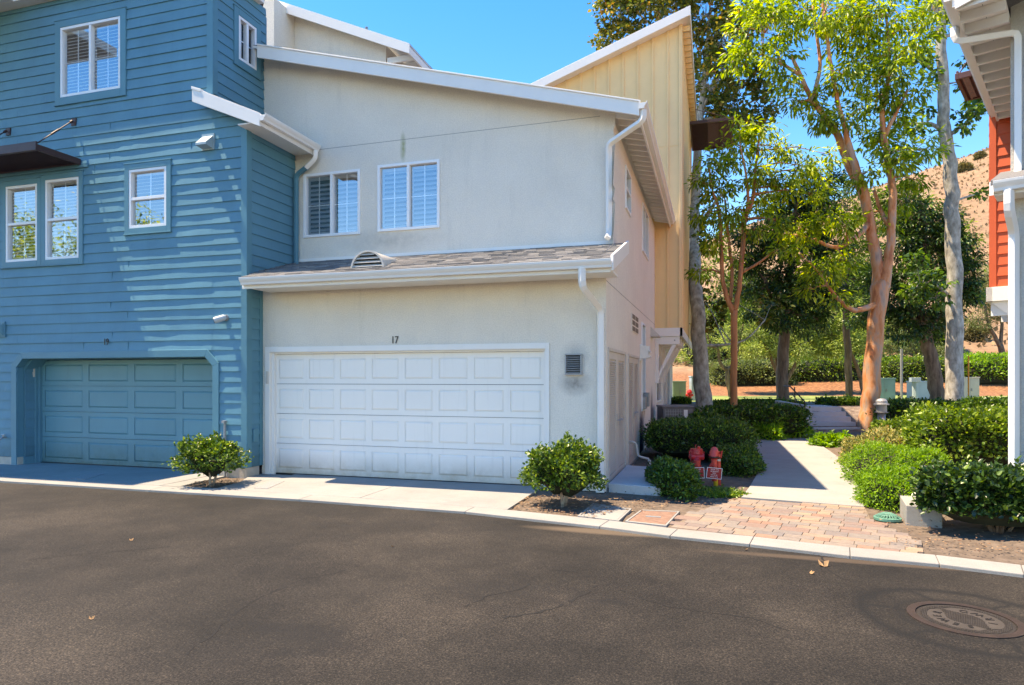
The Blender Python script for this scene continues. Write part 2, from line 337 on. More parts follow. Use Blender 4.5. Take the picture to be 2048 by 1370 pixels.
LF['dark'] = leafmat('dark_glossy_leaves', [(0, (.012,.034,.010)), (.5, (.026,.065,.016)), (.85, (.055,.12,.022)), (1, (.16,.26,.04))], (2,2,.8), .2, .35)
LF['olive'] = leafmat('olive_leaves', [(0, (.06,.09,.035)), (.5, (.13,.18,.07)), (1, (.26,.32,.12))], (1.7,1.7,.9), .3, .6)
LF['olive_bright'] = leafmat('pale_green_leaves', [(0, (.11,.17,.045)), (.5, (.24,.34,.10)), (1, (.42,.50,.16))], (1.7,1.7,.9), .35, .6)
LF['hedge'] = leafmat('hedge_leaves', [(0, (.018,.05,.010)), (.5, (.045,.105,.016)), (.85, (.10,.19,.025)), (1, (.22,.32,.045))], (2.2,2.2,.7), .25, .38)
LF['bright'] = leafmat('bright_groundcover_leaves', [(0, (.06,.15,.012)), (.5, (.14,.29,.02)), (1, (.27,.44,.04))], (2.0,2.0,.6), .35, .5)
LF['mid'] = leafmat('mid_green_leaves', [(0, (.035,.085,.015)), (.5, (.095,.18,.025)), (.88, (.20,.30,.04)), (1, (.34,.42,.08))], (2.0,2.0,.7), .3, .35)
LF['glossy'] = leafmat('glossy_shrub_leaves', [(0, (.022,.055,.012)), (.5, (.06,.125,.02)), (.82, (.13,.22,.03)), (1, (.30,.38,.06))], (2.0,2.0,.7), .28, .33)
LF['varieg'] = leafmat('variegated_leaves', [(0, (.10,.14,.05)), (.3, (.22,.25,.09)), (.6, (.38,.36,.14)), (.85, (.52,.46,.16)), (1, (.45,.25,.10))], (1.4,1.4,.8), .3, .5)
LF['straw'] = leafmat('straw_tufts', [(0, (.16,.11,.06)), (.5, (.28,.19,.11)), (1, (.42,.30,.18))], (1.2,1.1,.9), .2, .8)
LF['scrub'] = leafmat('dry_scrub_leaves', [(0, (.10,.09,.045)), (.5, (.18,.16,.075)), (1, (.28,.25,.12))], (1.4,1.4,.9), .2, .7)
M['core'] = paint('shrub_dark_core', (.018, .022, .010), .9, .3, 8, 0)
def bark(name, stops, scale=(3, 3, .7), rough=.75, bump=.5, ns=2.2):
    m, t, P, N, L = nodes(name); tc = N('ShaderNodeTexCoord').outputs['Object']; mp = N('ShaderNodeMapping'); mp.inputs['Scale'].default_value = scale; L(tc, mp.inputs[0])
    n = noise(t, L, ns, 6, .6, mp.outputs[0]); r = ramp(t, L, n.outputs[0], stops); L(r.outputs[0], P.inputs['Base Color']); P.inputs['Roughness'].default_value = rough
    b = N('ShaderNodeBump'); b.inputs['Strength'].default_value = bump; b.inputs['Distance'].default_value = .03; L(n.outputs[0], b.inputs['Height']); L(b.outputs[0], P.inputs['Normal']); return m
BK = {}
BK['gum'] = bark('orange_peeling_bark', [(.30, (.30,.21,.16)), (.40, (.42,.30,.22)), (.47, (.58,.30,.16)), (.56, (.55,.22,.08)), (.68, (.35,.10,.04))], (2.4, 2.4, .6), .6, .45)
BK['orange'] = bark('smooth_orange_bark', [(.3, (.22,.09,.035)), (.5, (.42,.17,.06)), (.7, (.52,.24,.09))], (4, 4, .5), .6, .3)
BK['plane'] = bark('mottled_grey_bark', [(.30, (.12,.11,.095)), (.42, (.27,.25,.21)), (.55, (.38,.36,.31)), (.68, (.52,.50,.45))], (2.6, 2.6, 1.2), .8, .4, 3)
BK['brown'] = bark('brown_bark', [(.3, (.07,.045,.03)), (.5, (.16,.10,.065)), (.7, (.26,.18,.12))], (5, 5, .8), .9, .8)
# ---------------------------------------------------------------- terrain
def hill_h(x, y):
    d = max(1e-3, CA*y - SA*x); u = (CA*x + SA*y)/d
    z = -.12
    if d > 19.5: z += .82*min(1, (d-19.5)/3.0)
    if d > 38:
        ridge = .222 + .000245*(min(max(u, -.6), 1.2)*F + 1024 - 1500)
        ridge = max(.10, ridge)
        s = min(1, (d-38)/122); s = s*s*(3-2*s)*.55 + s*.45
        z = .7 + s*(ridge*160*1.0 + 1.0)
        z += .7*math.sin(x*.11+1)*math.sin(y*.09)*min(1, (d-38)/50) + .35*math.sin(x*.31+y*.23)*min(1, (d-38)/60)
        if d > 160: z -= (d-160)*.02
    return z
def grid(xs, ys, fn):
    mb = MB(); mb.v = [(x, y, fn(x, y)) for y in ys for x in xs]; n = len(xs)
    mb.f = [(j*n+i, j*n+i+1, (j+1)*n+i+1, (j+1)*n+i) for j in range(len(ys)-1) for i in range(n-1)]; return mb
def terrain_mat():
    m, t, P, N, L = nodes('terrain'); ge = N('ShaderNodeNewGeometry'); pos = ge.outputs['Position']
    sx = N('ShaderNodeSeparateXYZ'); L(pos, sx.inputs[0])
    dd = math_(t, L, 'SUBTRACT', math_(t, L, 'MULTIPLY', sx.outputs[1], CA), math_(t, L, 'MULTIPLY', sx.outputs[0], SA))
    n1 = noise(t, L, .35, 6, .65, pos); n2 = noise(t, L, 6, 4, .7, pos)
    wob = math_(t, L, 'MULTIPLY', math_(t, L, 'SUBTRACT', n1.outputs[0], .5), 6); dw = math_(t, L, 'ADD', dd, wob)
    mulch = ramp(t, L, n2.outputs[0], [(.3, (.10,.045,.02)), (.5, (.24,.10,.04)), (.7, (.40,.20,.09))]).outputs[0]
    bed = ramp(t, L, n2.outputs[0], [(.3, (.09,.06,.045)), (.5, (.18,.13,.10)), (.7, (.30,.23,.18))]).outputs[0]
    lawn = ramp(t, L, n2.outputs[0], [(.3, (.10,.15,.03)), (.55, (.22,.28,.07)), (.7, (.36,.36,.12))]).outputs[0]
    n3 = noise(t, L, .09, 8, .7, pos); n4 = noise(t, L, 1.2, 6, .75, pos)
    dry = mixc(t, L, .5, ramp(t, L, n3.outputs[0], [(.3, (.17,.10,.055)), (.5, (.27,.16,.095)), (.7, (.34,.215,.13))]).outputs[0], ramp(t, L, n4.outputs[0], [(.3, (.09,.058,.03)), (.5, (.24,.155,.088)), (.7, (.37,.255,.15))]).outputs[0])
    def gt(v, thr, soft=1.0): return math_(t, L, 'DIVIDE', math_(t, L, 'SUBTRACT', v, thr), soft, True)
    c = mixc(t, L, gt(dw, 27), bed, lawn); c = mixc(t, L, gt(dw, 36), c, mulch); c = mixc(t, L, gt(dw, 47, 3), c, dry)
    L(c, P.inputs['Base Color']); P.inputs['Roughness'].default_value = 1
    b = N('ShaderNodeBump'); b.inputs['Strength'].default_value = .6; b.inputs['Distance'].default_value = .1; L(n4.outputs[0], b.inputs['Height']); L(b.outputs[0], P.inputs['Normal'])
    return m
xs = [-400,-300,-200,-150,-100,-70] + [-50+2.5*i for i in range(60)] + [100+5*i for i in range(20)] + [220,260,320,400,600]
ys = [-300,-100,-40,-10,0,8,14,18] + [19+.75*i for i in range(12)] + [28+2.5*i for i in range(60)] + [180+6*i for i in range(15)] + [300,350,420]
tag(grid(xs, ys, hill_h).build('hillside_terrain', terrain_mat(), smooth=True), kind='structure')
KF = [(-60, 7.95), (-14, 7.95)] + [G(*p, -.03) for p in ((0,965),(300,984),(600,1003),(930,1028),(1200,1058),(1340,1077),(1500,1094),(1700,1118),(1880,1135),(2048,1156))]
x9, y9 = KF[-1]; KF += [(x9+1.2, y9-.38), (x9+3, y9-1.3), (x9+30, y9-18)]
rd = MB(); n = len(KF)
rd.slab([(-60, -60)] + [(80, -60)] + [(p[0], p[1]+.02) for p in KF][::-1], -.40, -.03)
tag(rd.build('asphalt_road', M['asphalt']), kind='structure')
def nrm(i, pts):
    a = Vector(pts[max(0, i-1)]); b = Vector(pts[min(len(pts)-1, i+1)]); d = (b-a).normalized(); return Vector((-d.y, d.x))
KB = [tuple(Vector(KF[i]) + nrm(i, KF)*.30) for i in range(n)]
kb = MB()
prev = None
def kerb_piece(a0, a1, b0, b1, z0=.004, z1=.016, gap=.004):
    a0, a1, b0, b1 = map(Vector, (a0, a1, b0, b1)); da = (a1-a0).normalized()*gap; db = (b1-b0).normalized()*gap
    a0 += da; a1 -= da; b0 += db; b1 -= db
    kb.hexa([(*a0,-.2),(*a1,-.2),(*b1,-.2),(*b0,-.2),(*a0,z0),(*a1,z0),(*b1,z1),(*b0,z1)])
# split the kerb about every 3 m, joints real gaps
cuts = []
for i in range(n-1):
    L_ = (Vector(KF[i+1])-Vector(KF[i])).length; k = max(1, round(L_/2.6)) if KF[i][0] > -14 else 3
    for j in range(k):
        f0, f1 = j/k, (j+1)/k
        li = lambda P, f: Vector(P[i]).lerp(Vector(P[i+1]), f)
        kerb_piece(li(KF,f0), li(KF,f1), li(KB,f0), li(KB,f1), gap=.004 if k > 1 or i % 2 else .0)
tag(kb.build('kerb', M['kerb'], bevel=.008), kind='structure')
# planting bed of bare soil and leaf crumbs behind the kerb
def kerb_back(x):
    for a, b in zip(KB, KB[1:]):
        if a[0] <= x <= b[0]: return a[1] + (b[1]-a[1])*(x-a[0])/(b[0]-a[0])
    return 7.95
bm_ = paint('bed_soil', (.14, .105, .08), 1, .35, 9, .9, 60, dirt=.5)
bx_ = [-40, -20] + [-13+.5*i for i in range(60)] + [20, 40]
bed = MB()
for j in range(40):
    for x in bx_:
        y0 = kerb_back(x)-.02 if x < 12 else -2; f = (j/39)**1.5; y = y0 + (21-y0)*f
        bed.v.append((x, y, -.012 + .012*math.sin(x*7+y*3)*math.sin(y*9) * (1 if f > 0 else 0) + (max(0, min(1, (x-2.6)/1.2))*.16*min(1, (y-y0)/.8))))
nn = len(bx_); bed.f = [(j*nn+i, j*nn+i+1, (j+1)*nn+i+1, (j+1)*nn+i) for j in range(39) for i in range(nn-1)]
tag(bed.build('planting_bed', bm_, smooth=True), kind='structure')
# driveways
def drive(name, x0, x1, yb, label_m, joints):
    mb = MB(); e = .004; xs_ = [x0] + joints + [x1]
    for a, b in zip(xs_, xs_[1:]):
        ya, yb_ = kerb_back(a)+.006, kerb_back(b)+.006
        mb.hexa([(a+e,ya,-.2),(b-e,yb_,-.2),(b-e,yb,-.2),(a+e,yb,-.2),(a+e,ya,.018),(b-e,yb_,.018),(b-e,yb,.02),(a+e,yb,.02)])
    return tag(mb.build(name, M['drive'], bevel=.004), kind='structure')
drive('white_garage_driveway', -7.0, -2.52, 9.99, 0, [-4.75])
drive('blue_garage_driveway', -13.6, -8.3, 9.90, 0, [-11.0])
drive('left_driveway', -30, -14.2, 9.45, 0, [-20])
# apron beside the small shrub between the doors
ap = MB(); ap.slab([(-8.29, kerb_back(-8.2)+.006), (-7.01, kerb_back(-7)+.006), (-7.01, 8.42), (-7.3, 8.36), (-7.6, 8.33), (-7.9, 8.38), (-8.29, 8.52)], -.2, .017)
ap.slab([(-8.29, 8.525), (-7.93, 8.395), (-7.98, 8.7), (-8.02, 9.45), (-8.29, 9.45)], -.2, .016)
ap.slab([(-7.26, 8.375), (-7.01, 8.425), (-7.01, 9.86), (-7.58, 9.86), (-7.58, 9.47), (-7.35, 9.0)], -.2, .016)
tag(ap.build('concrete_apron', M['drive']), kind='structure')
# curved concrete path
PL = [(1483,994),(1500,972),(1513,950),(1520,925),(1516,908),(1508,895),(1504,884),(1520,877),(1560,871),(1612,868)]
PR = [(1728,1013),(1724,990),(1712,960),(1700,940),(1682,918),(1660,902),(1645,892),(1632,884),(1628,877),(1640,868)]
pl = [G(*p, .02) for p in PL]; pr = [G(*p, .02) for p in PR]
pl.append(G(1624, 863.2, .02)); pr.append(G(1716, 863.2, .02))
pm = MB()
for i in range(len(pl)-1):
    f0 = .002 if i in (3, 6) else 0
    a, b, c, d = pl[i], pr[i], pr[i+1], pl[i+1]
    pm.hexa([(*a,-.2),(*b,-.2),(*c,-.2),(*d,-.2),(*a,.02),(*b,.02),(*c,.02),(*d,.02)])
tag(pm.build('concrete_path', M['path']), kind='structure')
# clay pavers, each a small bevelled stone in one sheet
PAV = [G(1338,1052,.01), G(1400,1018,.01), G(1482,997,.01), G(1730,1014,.01), G(1742,1040,.01), G(1775,1062,.01), G(1836,1082,.01), G(1828,1103,.01), G(1500,1068,.01)]
PAV[-2] = (PAV[-2][0], kerb_back(PAV[-2][0])); PAV[-1] = (PAV[-1][0], kerb_back(PAV[-1][0])); PAV[0] = (PAV[0][0], kerb_back(PAV[0][0]))
def inside(x, y, poly):
    c = False
    for (x1, y1), (x2, y2) in zip(poly, poly[1:]+poly[:1]):
        if (y1 > y) != (y2 > y) and x < (x2-x1)*(y-y1)/(y2-y1)+x1: c = not c
    return c
pv = MB(); th = R(-13); ct, st = math.cos(th), math.sin(th); o0 = PAV[0]
v = -3.0; rr = random.Random(7)
while v < 4:
    hrow = rr.choice((.155, .155, .225)); u = -2 - rr.random()*.2
    while u < 4.5:
        wd = rr.choice((.155, .225, .225, .30)); cx, cy = u+wd/2, v+hrow/2
        X, Y = o0[0]+cx*ct-cy*st, o0[1]+cx*st+cy*ct
        if inside(X, Y, PAV):
            e = .0035; z = .012 + rr.gauss(0, .0012); ps = []
            for a, b in ((u+e, v+e), (u+wd-e, v+e), (u+wd-e, v+hrow-e), (u+e, v+hrow-e)): ps.append((o0[0]+a*ct-b*st, o0[1]+a*st+b*ct))
            if all(p[1] > kerb_back(p[0])+.005 for p in ps): pv.slab(ps, -.06, z)
            elif all(p[1] > kerb_back(p[0])-.2 for p in ps):
                ps = [(p[0], max(p[1], kerb_back(p[0])+.006)) for p in ps]
                if max(p[1] for p in ps)-min(p[1] for p in ps) > .03: pv.slab(ps, -.06, z)
        u += wd
    v += hrow
tag(pv.build('brick_paving', M['paver'], bevel=.004), kind='structure')
pb = MB(); pb.slab(PAV, -.1, .004); tag(pb.build('paving_joint_sand', paint('joint_sand', (.20,.15,.11), 1, .2, 9, .3)), kind='structure')
# ---------------------------------------------------------------- windows, doors and other wall pieces
def pane_box(fr, u0, u1, v0, v1, w0): return fbox(MB(), fr, u0, u1, v0, v1, w0-.006, w0)
def window(parent, fr, u0, u1, v0, v1, style='slider', inner='blind', trim=None, trimw=.11, lo=.0, grid_=True, mat=None, depth=.0, closed=1.0, name='window'):
    mat = mat or M['vinyl']; mb = MB(); t = .05; o = .028
    fbox(mb, fr, u0, u0+t, v0, v1, -.07, o); fbox(mb, fr, u1-t, u1, v0, v1, -.07, o)
    fbox(mb, fr, u0+t, u1-t, v0, v0+t, -.07, o); fbox(mb, fr, u0+t, u1-t, v1-t, v1, -.07, o)
    cells = []
    if style == 'slider':
        c = (u0+u1)/2; fbox(mb, fr, c-.028, c+.028, v0+t, v1-t, -.06, o-.004); cells = [(u0+t, c-.028, v0+t, v1-t), (c+.028, u1-t, v0+t, v1-t)]
    elif style == 'hung':
        c = (v0+v1)/2; fbox(mb, fr, u0+t, u1-t, c-.026, c+.026, -.06, o-.004); cells = [(u0+t, u1-t, v0+t, c-.026), (u0+t, u1-t, c+.026, v1-t)]
    else: cells = [(u0+t, u1-t, v0+t, v1-t)]
    f = mb.build(name, mat, parent, bevel=.004)
    g = MB(); mu = MB(); bl = MB()
    for ci, (a, b, c0, c1) in enumerate(cells):
        w0 = -.025 if ci == 0 else -.04
        g.add([fr.p(a,c0,w0), fr.p(b,c0,w0), fr.p(b,c1,w0), fr.p(a,c1,w0)], [(0,1,2,3)])
        if grid_:
            um = (a+b)/2; fbox(mu, fr, um-.009, um+.009, c0, c1, w0-.018, w0-.008)
            if style == 'slider':
                vm = (c0+c1)/2; fbox(mu, fr, a, um-.0095, vm-.009, vm+.009, w0-.018, w0-.008); fbox(mu, fr, um+.0095, b, vm-.009, vm+.009, w0-.018, w0-.008)
    wb = -.085
    ch = 0.09 if inner == 'shutter' else .045; sw = .046 if inner == 'shutter' else .022
    tiltf = .55 if inner == 'shutter' else .62
    def slats(a, b, c0, c1, ch, sw, ang):
        z = c0 + ch*.6
        while z < c1 - ch*.3:
            ca_, sa_ = math.cos(ang)*sw, math.sin(ang)*sw; tt = .004 if ch > .06 else .0015
            bl.hexa([fr.p(a, z-sa_-tt, wb+ca_), fr.p(b, z-sa_-tt, wb+ca_), fr.p(b, z+sa_-tt, wb-ca_), fr.p(a, z+sa_-tt, wb-ca_),
                     fr.p(a, z-sa_+tt, wb+ca_), fr.p(b, z-sa_+tt, wb+ca_), fr.p(b, z+sa_+tt, wb-ca_), fr.p(a, z+sa_+tt, wb-ca_)])
            z += ch
    if inner == 'shutter':
        for (a, b, c0, c1) in cells:
            for s0, s1 in ((a, a+.035), (b-.035, b)): fbox(bl, fr, s0, s1, c0, c1, wb-.015, wb+.015)
            fbox(bl, fr, a+.035, b-.035, c0, c0+.06, wb-.013, wb+.013); fbox(bl, fr, a+.035, b-.035, c1-.06, c1, wb-.013, wb+.013)
            slats(a+.036, b-.036, c0+.05, c1-.05, .085, .042, .75)
    elif inner == 'blind':
        fbox(bl, fr, u0+t, u1-t, v1-t-.05, v1-t, wb-.02, wb+.02); slats(u0+t+.01, u1-t-.01, v0+t+.01 + (v1-v0)*lo, v1-t-.05, .062, .026, .72 if closed else .30)
    g.build('pane', M['dim_glass'] if abs(fr.w.x) > .9 else M['glass'], f)
    if mu.v: mu.build('muntin', M['vinyl'], f)
    if bl.v: bl.build('blinds' if inner == 'blind' else 'shutters', M['blinds'] if inner == 'blind' else M['shutter'], f)
    rm = MB(); B = -.75; e = .001
    for q in ([(u0+e,v0+e,B),(u1-e,v0+e,B),(u1-e,v1-e,B),(u0+e,v1-e,B)], [(u0+e,v0+e,-.071),(u1-e,v0+e,-.071),(u1-e,v0+e,B),(u0+e,v0+e,B)], [(u0+e,v1-e,-.071),(u1-e,v1-e,-.071),(u1-e,v1-e,B),(u0+e,v1-e,B)],
              [(u0+e,v0+e,-.071),(u0+e,v1-e,-.071),(u0+e,v1-e,B),(u0+e,v0+e,B)], [(u1-e,v0+e,-.071),(u1-e,v1-e,-.071),(u1-e,v1-e,B),(u1-e,v0+e,B)]):
        rm.add([fr.p(*x) for x in q], [(0,1,2,3)])
    rm.build('room_recess', M['dark'], f)
    if trim:
        tb = MB(); W = trimw
        fbox(tb, fr, u0-W, u0-.001, v0-W, v1+W, -.01, .034); fbox(tb, fr, u1+.001, u1+W, v0-W, v1+W, -.01, .034)
        fbox(tb, fr, u0-.001, u1+.001, v1+.001, v1+W, -.01, .036); fbox(tb, fr, u0-.001, u1+.001, v0-W, v0-.001, -.01, .036)
        fbox(tb, fr, u0-W-.012, u1+W+.012, v0-W-.022, v0-W-.002, -.01, .046)
        fbox(tb, fr, u0-W-.012, u1+W+.012, v1+W+.002, v1+W+.022, -.01, .042)
        tb.build('window_trim', trim, f, bevel=.004)
    return f
def garage_door(parent, fr, u0, u1, v0, v1, nc, nr, mat):
    mb = MB(); hr = (v1-v0)/nr; wc = (u1-u0)/nc
    for r_ in range(nr):
        za, zb = v0+r_*hr+.004, v0+(r_+1)*hr-.004
        fbox(mb, fr, u0, u1, za, zb, -.05, -.012)
        # face with raised panels: field, sunken moulding, raised centre
        for c_ in range(nc):
            a, b = u0+c_*wc, u0+(c_+1)*wc; m_ = .055 if nc > 5 else .075; mz = .085
            A, B, C, E = a+m_, b-m_, za+mz, zb-mz
            fbox(mb, fr, a, b, za, C, -.012, 0); fbox(mb, fr, a, b, E, zb, -.012, 0); fbox(mb, fr, a, A, C, E, -.012, 0); fbox(mb, fr, B, b, C, E, -.012, 0)
            q = .030
            o = [fr.p(A,C,-.012), fr.p(B,C,-.012), fr.p(B,E,-.012), fr.p(A,E,-.012)]; i = [fr.p(A+q,C+q,.006), fr.p(B-q,C+q,.006), fr.p(B-q,E-q,.006), fr.p(A+q,E-q,.006)]
            mb.add(o+i, [(0,1,5,4),(1,2,6,5),(2,3,7,6),(3,0,4,7),(4,5,6,7)])
        fbox(mb, fr, u0, u1, za, za+.012, 0, .004)
    return mb.build('garage_door', mat, parent)
def profile(mb, A, B, prof, out):        # extrude a (w, z) profile from A to B, out = outward direction
    A, B, out = Vector(A), Vector(B), Vector(out); n = len(prof); z = Vector((0,0,1))
    vs_ = [A+out*a+z*b for a, b in prof] + [B+out*a+z*b for a, b in prof]
    mb.add(vs_, [tuple(range(n)), tuple(range(n, 2*n))[::-1]] + [(i, i+n, (i+1) % n + n, (i+1) % n) for i in range(n)])
GUT = [(0,0),(.075,0),(.085,.035),(.105,.06),(.12,.085),(.125,.115),(.115,.115),(.11,.09),(.012,.09),(.012,.115),(0,.115)]
def text_mesh(body, size, depth=.004, font=None):
    cu = bpy.data.curves.new('lettering', 'FONT'); cu.body = body; cu.size = size; cu.extrude = depth; cu.align_x = 'CENTER'; cu.align_y = 'CENTER'; cu.space_line = 1.0
    o = bpy.data.objects.new('lettering', cu); sc.collection.objects.link(o); dg = bpy.context.evaluated_depsgraph_get()
    me = bpy.data.meshes.new_from_object(o.evaluated_get(dg)); bpy.data.objects.remove(o)
    vs_ = [tuple(v.co) for v in me.vertices]; fs = [tuple(p.vertices) for p in me.polygons]; bpy.data.meshes.remove(me); return vs_, fs
def text_on(name, body, size, c, ux, uy, uz, mat, parent, depth=.004, sx=1.0, mb=None, build=True):
    vs_, fs = text_mesh(body, size, depth); c, ux, uy, uz = map(Vector, (c, ux, uy, uz)); mb = mb or MB()
    mb.add([c+ux*(v_[0]*sx)+uy*v_[1]+uz*v_[2] for v_ in vs_], fs)
    return mb.build(name, mat, parent) if build else mb
def roof(parent, name, x0, x1, zf, y0, y1, th=.10, axis='x', step=.145, mat=None):
    """sloping roof covering; zf(s) height along the slope axis; rows of shingle tabs each its own island"""
    mb = MB(); a0, a1 = (x0, x1) if axis == 'x' else (y0, y1); b0, b1 = (y0, y1) if axis == 'x' else (x0, x1)
    lo, hi = (a0, a1) if zf(a0) < zf(a1) else (a1, a0); sg = 1 if hi > lo else -1
    nrow = int(abs(hi-lo)/step)+1
    P3 = (lambda s, t_, z: (s, t_, z)) if axis == 'x' else (lambda s, t_, z: (t_, s, z))
    q = random.Random(int(abs(x0*100)))
    for i in range(nrow):
        s0 = lo + sg*i*step; s1 = lo + sg*min(abs(hi-lo), (i+1)*step+.02)
        if abs(s1-hi) < .0005 and abs(s0-hi) < .001: break
        t_ = b0 - q.random()*.2
        while t_ < b1:
            w_ = q.uniform(.12, .32); ta, tb = max(b0, t_), min(b1, t_+w_-.004); h = .012 + q.choice((0, 0, .006))
            if tb-ta > .01:
                z0, z1 = zf(s0), zf(s1); jj = q.uniform(-.012, .012)*sg if i else 0
                p = [P3(s0+jj, ta, z0), P3(s0+jj, tb, z0), P3(s1, tb, z1), P3(s1, ta, z1), P3(s0+jj, ta, z0+h), P3(s0+jj, tb, z0+h), P3(s1, tb, z1+.002), P3(s1, ta, z1+.002)]
                mb.hexa(p)
            t_ += w_
    o = mb.build(name, M['shingle'], parent)
    dk = MB(); p = [P3(lo,b0,zf(lo)-th),P3(hi,b0,zf(hi)-th),P3(hi,b1,zf(hi)-th),P3(lo,b1,zf(lo)-th)]; p += [(x,y,z+th-.003) for x,y,z in p]; dk.hexa(p)
    dk.build('roof_deck', M['white'], o); return o
def downspout(parent, pts, mat, r=.062, name='downspout'):
    mb = MB(); P = [Vector(p) for p in pts]; Q = [P[0]]
    for a, b, c in zip(P, P[1:], P[2:]):   # rounded elbows
        k = min(.07, (b-a).length*.4, (c-b).length*.4)
        p0, p2 = b+(a-b).normalized()*k, b+(c-b).normalized()*k
        Q += [p0, p0.lerp(b, .45).lerp(b.lerp(p2, .55), .5), p2]
    Q.append(P[-1]); mb.tube(Q, r, 4, True, math.pi/4, (1, .78)); 
    return mb.build(name, mat, parent, bevel=.008)
WM = M['white']
# ================================================================ blue townhouse
YB = 9.475; XC = -7.614; X3 = -8.316
blue = empty('blue_townhouse', (-11, YB, 0), 'three storey blue townhouse with horizontal lap siding and garage number 19 on the left', 'house')
FB = front(YB); FS = side(XC); F3 = side(X3)
wl = {'A': (-11.774, -10.331, 6.985, 8.30), 'B': (-13.176, -12.355, 3.95, 5.42), 'C': (-12.151, -11.319, 3.945, 5.46), 'D': (-10.134, -9.288, 4.41, 5.47)}
GD = (-12.88, -8.28, -.1, 2.09)
slope_small = lambda x: 6.62 - .43*(x+8.47)
topb = lambda x: 8.87 if x < X3+.001 else slope_small(x)-.03
hb = [(a-.02, b+.02, c-.02, d+.02) if k in 'x' else (a, b, c, d) for k, (a, b, c, d) in wl.items()] + [GD, (-17.6, -15.0, -.1, 2.09)]
wall(FB, -18.5, X3, .17, 8.87, hb, lap=.019).build('siding_wall', M['blue'], blue)
wall(FB, X3, XC, .17, topb, [(-8.9, -8.28, -.1, 2.09)], lap=.019).build('siding_wall', M['blue'], blue)
wall(FS, YB, 10.84, .17, 6.10, [(9.885, 11, 0, 3.30)], lap=.019, jit=.001).build('side_siding_wall', M['blue'], blue)
wy0, wz1 = XP(475, 33, X3); wy1, _ = XP(511, 48, X3); _, wz0 = XP(475, 118, X3); wz1 = XP(475, 30, X3)[1]
wall(F3, YB, 10.9, 5.8, 8.87, [(wy0, wy1, wz0, wz1)], lap=.019, jit=.001).build('upper_side_wall', M['blue'], blue)
# stem wall, inner shell
for a_ in ((-14.2, -12.885, 9.46, 9.70, -.05, .165), (-8.275, XC+.008, 9.46, 9.80, -.05, .165), (-18.5, -17.6, 9.46, 9.7, -.05, .165), (-15, -14.2, 9.461, 9.7, -.05, .164)): MB().box(*a_).build('stem_wall', M['concrete_wall'], blue, bevel=.006)
# garage recess
def octo(fr, x0, x1, ztop, cut, wdt, w0, w1, mb):   # clipped corner door casing
    out = [(x0,0.0),(x0,ztop-cut),(x0+cut,ztop),(x1-cut,ztop),(x1,ztop-cut),(x1,0.0)]
    k = wdt*.41
    inn = [(x0+wdt,0.0),(x0+wdt,ztop-cut-k),(x0+cut+k,ztop-wdt),(x1-cut-k,ztop-wdt),(x1-wdt,ztop-cut-k),(x1-wdt,0.0)]
    for i in range(5):
        a, b, c, d = out[i], out[i+1], inn[i+1], inn[i]
        mb.hexa([fr.p(*a,w0), fr.p(*b,w0), fr.p(*c,w0), fr.p(*d,w0), fr.p(*a,w1), fr.p(*b,w1), fr.p(*c,w1), fr.p(*d,w1)])
cs = MB(); octo(FB, -13.02, -8.16, 2.20, .24, .13, -.12, .035, cs)
octo(FB, -12.93, -8.25, 2.12, .22, .06, -.14, -.125, cs)
cs.build('garage_casing', M['blue_trim'], blue, bevel=.006)
cc = MB()
for sx in (0, 1):                        # clipped corner infill in the recess
    a, b = (-12.90, -12.62) if not sx else (-8.26, -8.54); cc.add([(a, YB+.12, 2.11), (b, YB+.12, 2.11), (a, YB+.12, 1.83), (a, YB+.44, 2.11), (b, YB+.44, 2.11), (a, YB+.44, 1.83)], [(0,1,2),(3,5,4),(0,3,4,1),(1,4,5,2),(2,5,3,0)])
cc.box(-12.9, -8.26, YB+.12, YB+.44, 2.06, 2.10)
cc.build('recess_soffit', M['blue_trim'], blue)
FR_ = Fr((-12.88, 0, 0), (0, -1, 0), (1, 0, 0))
wall(Fr((-12.875, 0, 0), (0, 1, 0), (1, 0, 0)), YB+.13, YB+.31, .17, 2.06, lap=.019, jit=0).build('recess_side_wall', M['blue'], blue)
rs = MB(); rs.box(-8.34, -8.27, YB+.06, YB+.46, 0, 2.06); rs.build('door_jamb', M['blue_trim'], blue, bevel=.005)
rs = MB(); rs.box(-12.90, -12.84, YB+.31, YB+.46, 0, 2.06).box(-12.84, -12.80, YB+.36, YB+.46, 0, 2.06).box(-12.90, -12.862, YB+.1, YB+.31, -.02, .165)
rs.build('door_jamb', M['blue_trim'], blue, bevel=.005)
gd = garage_door(blue, front(YB+.42), -12.80, -8.30, .03, 2.05, 4, 4, M['blue_door'])
tag(MB().box(-12.80, -8.30, YB+.385, YB+.43, .005, .03).build('door_seal', M['black'], gd))
kp = MB(); fbox(kp, Fr((0, YB+.31, 0), (1,0,0), (0,-1,0)), -12.885, -12.845, 1.72, 1.98, 0, .03); kp.build('keypad', M['pipe'], blue, bevel=.005)
# corner boards
cb = MB(); fbox(cb, FB, XC-.09, XC+.03, .17, 6.06, .0, .03); fbox(cb, FS, YB+.001, YB+.10, .171, 6.05, 0, .029); cb.build('corner_board', M['blue_trim'], blue, bevel=.004)
cb = MB(); fbox(cb, FB, X3-.10, X3+.03, 6.62, 8.84, .0, .03); fbox(cb, F3, YB+.001, YB+.10, 6.64, 8.84, 0, .029); cb.build('corner_board', M['blue_trim'], blue, bevel=.004)
cb = MB(); fbox(cb, FS, 9.80, 9.878, .171, 3.25, 0, .025); cb.build('corner_board', M['blue_trim'], blue, bevel=.004)
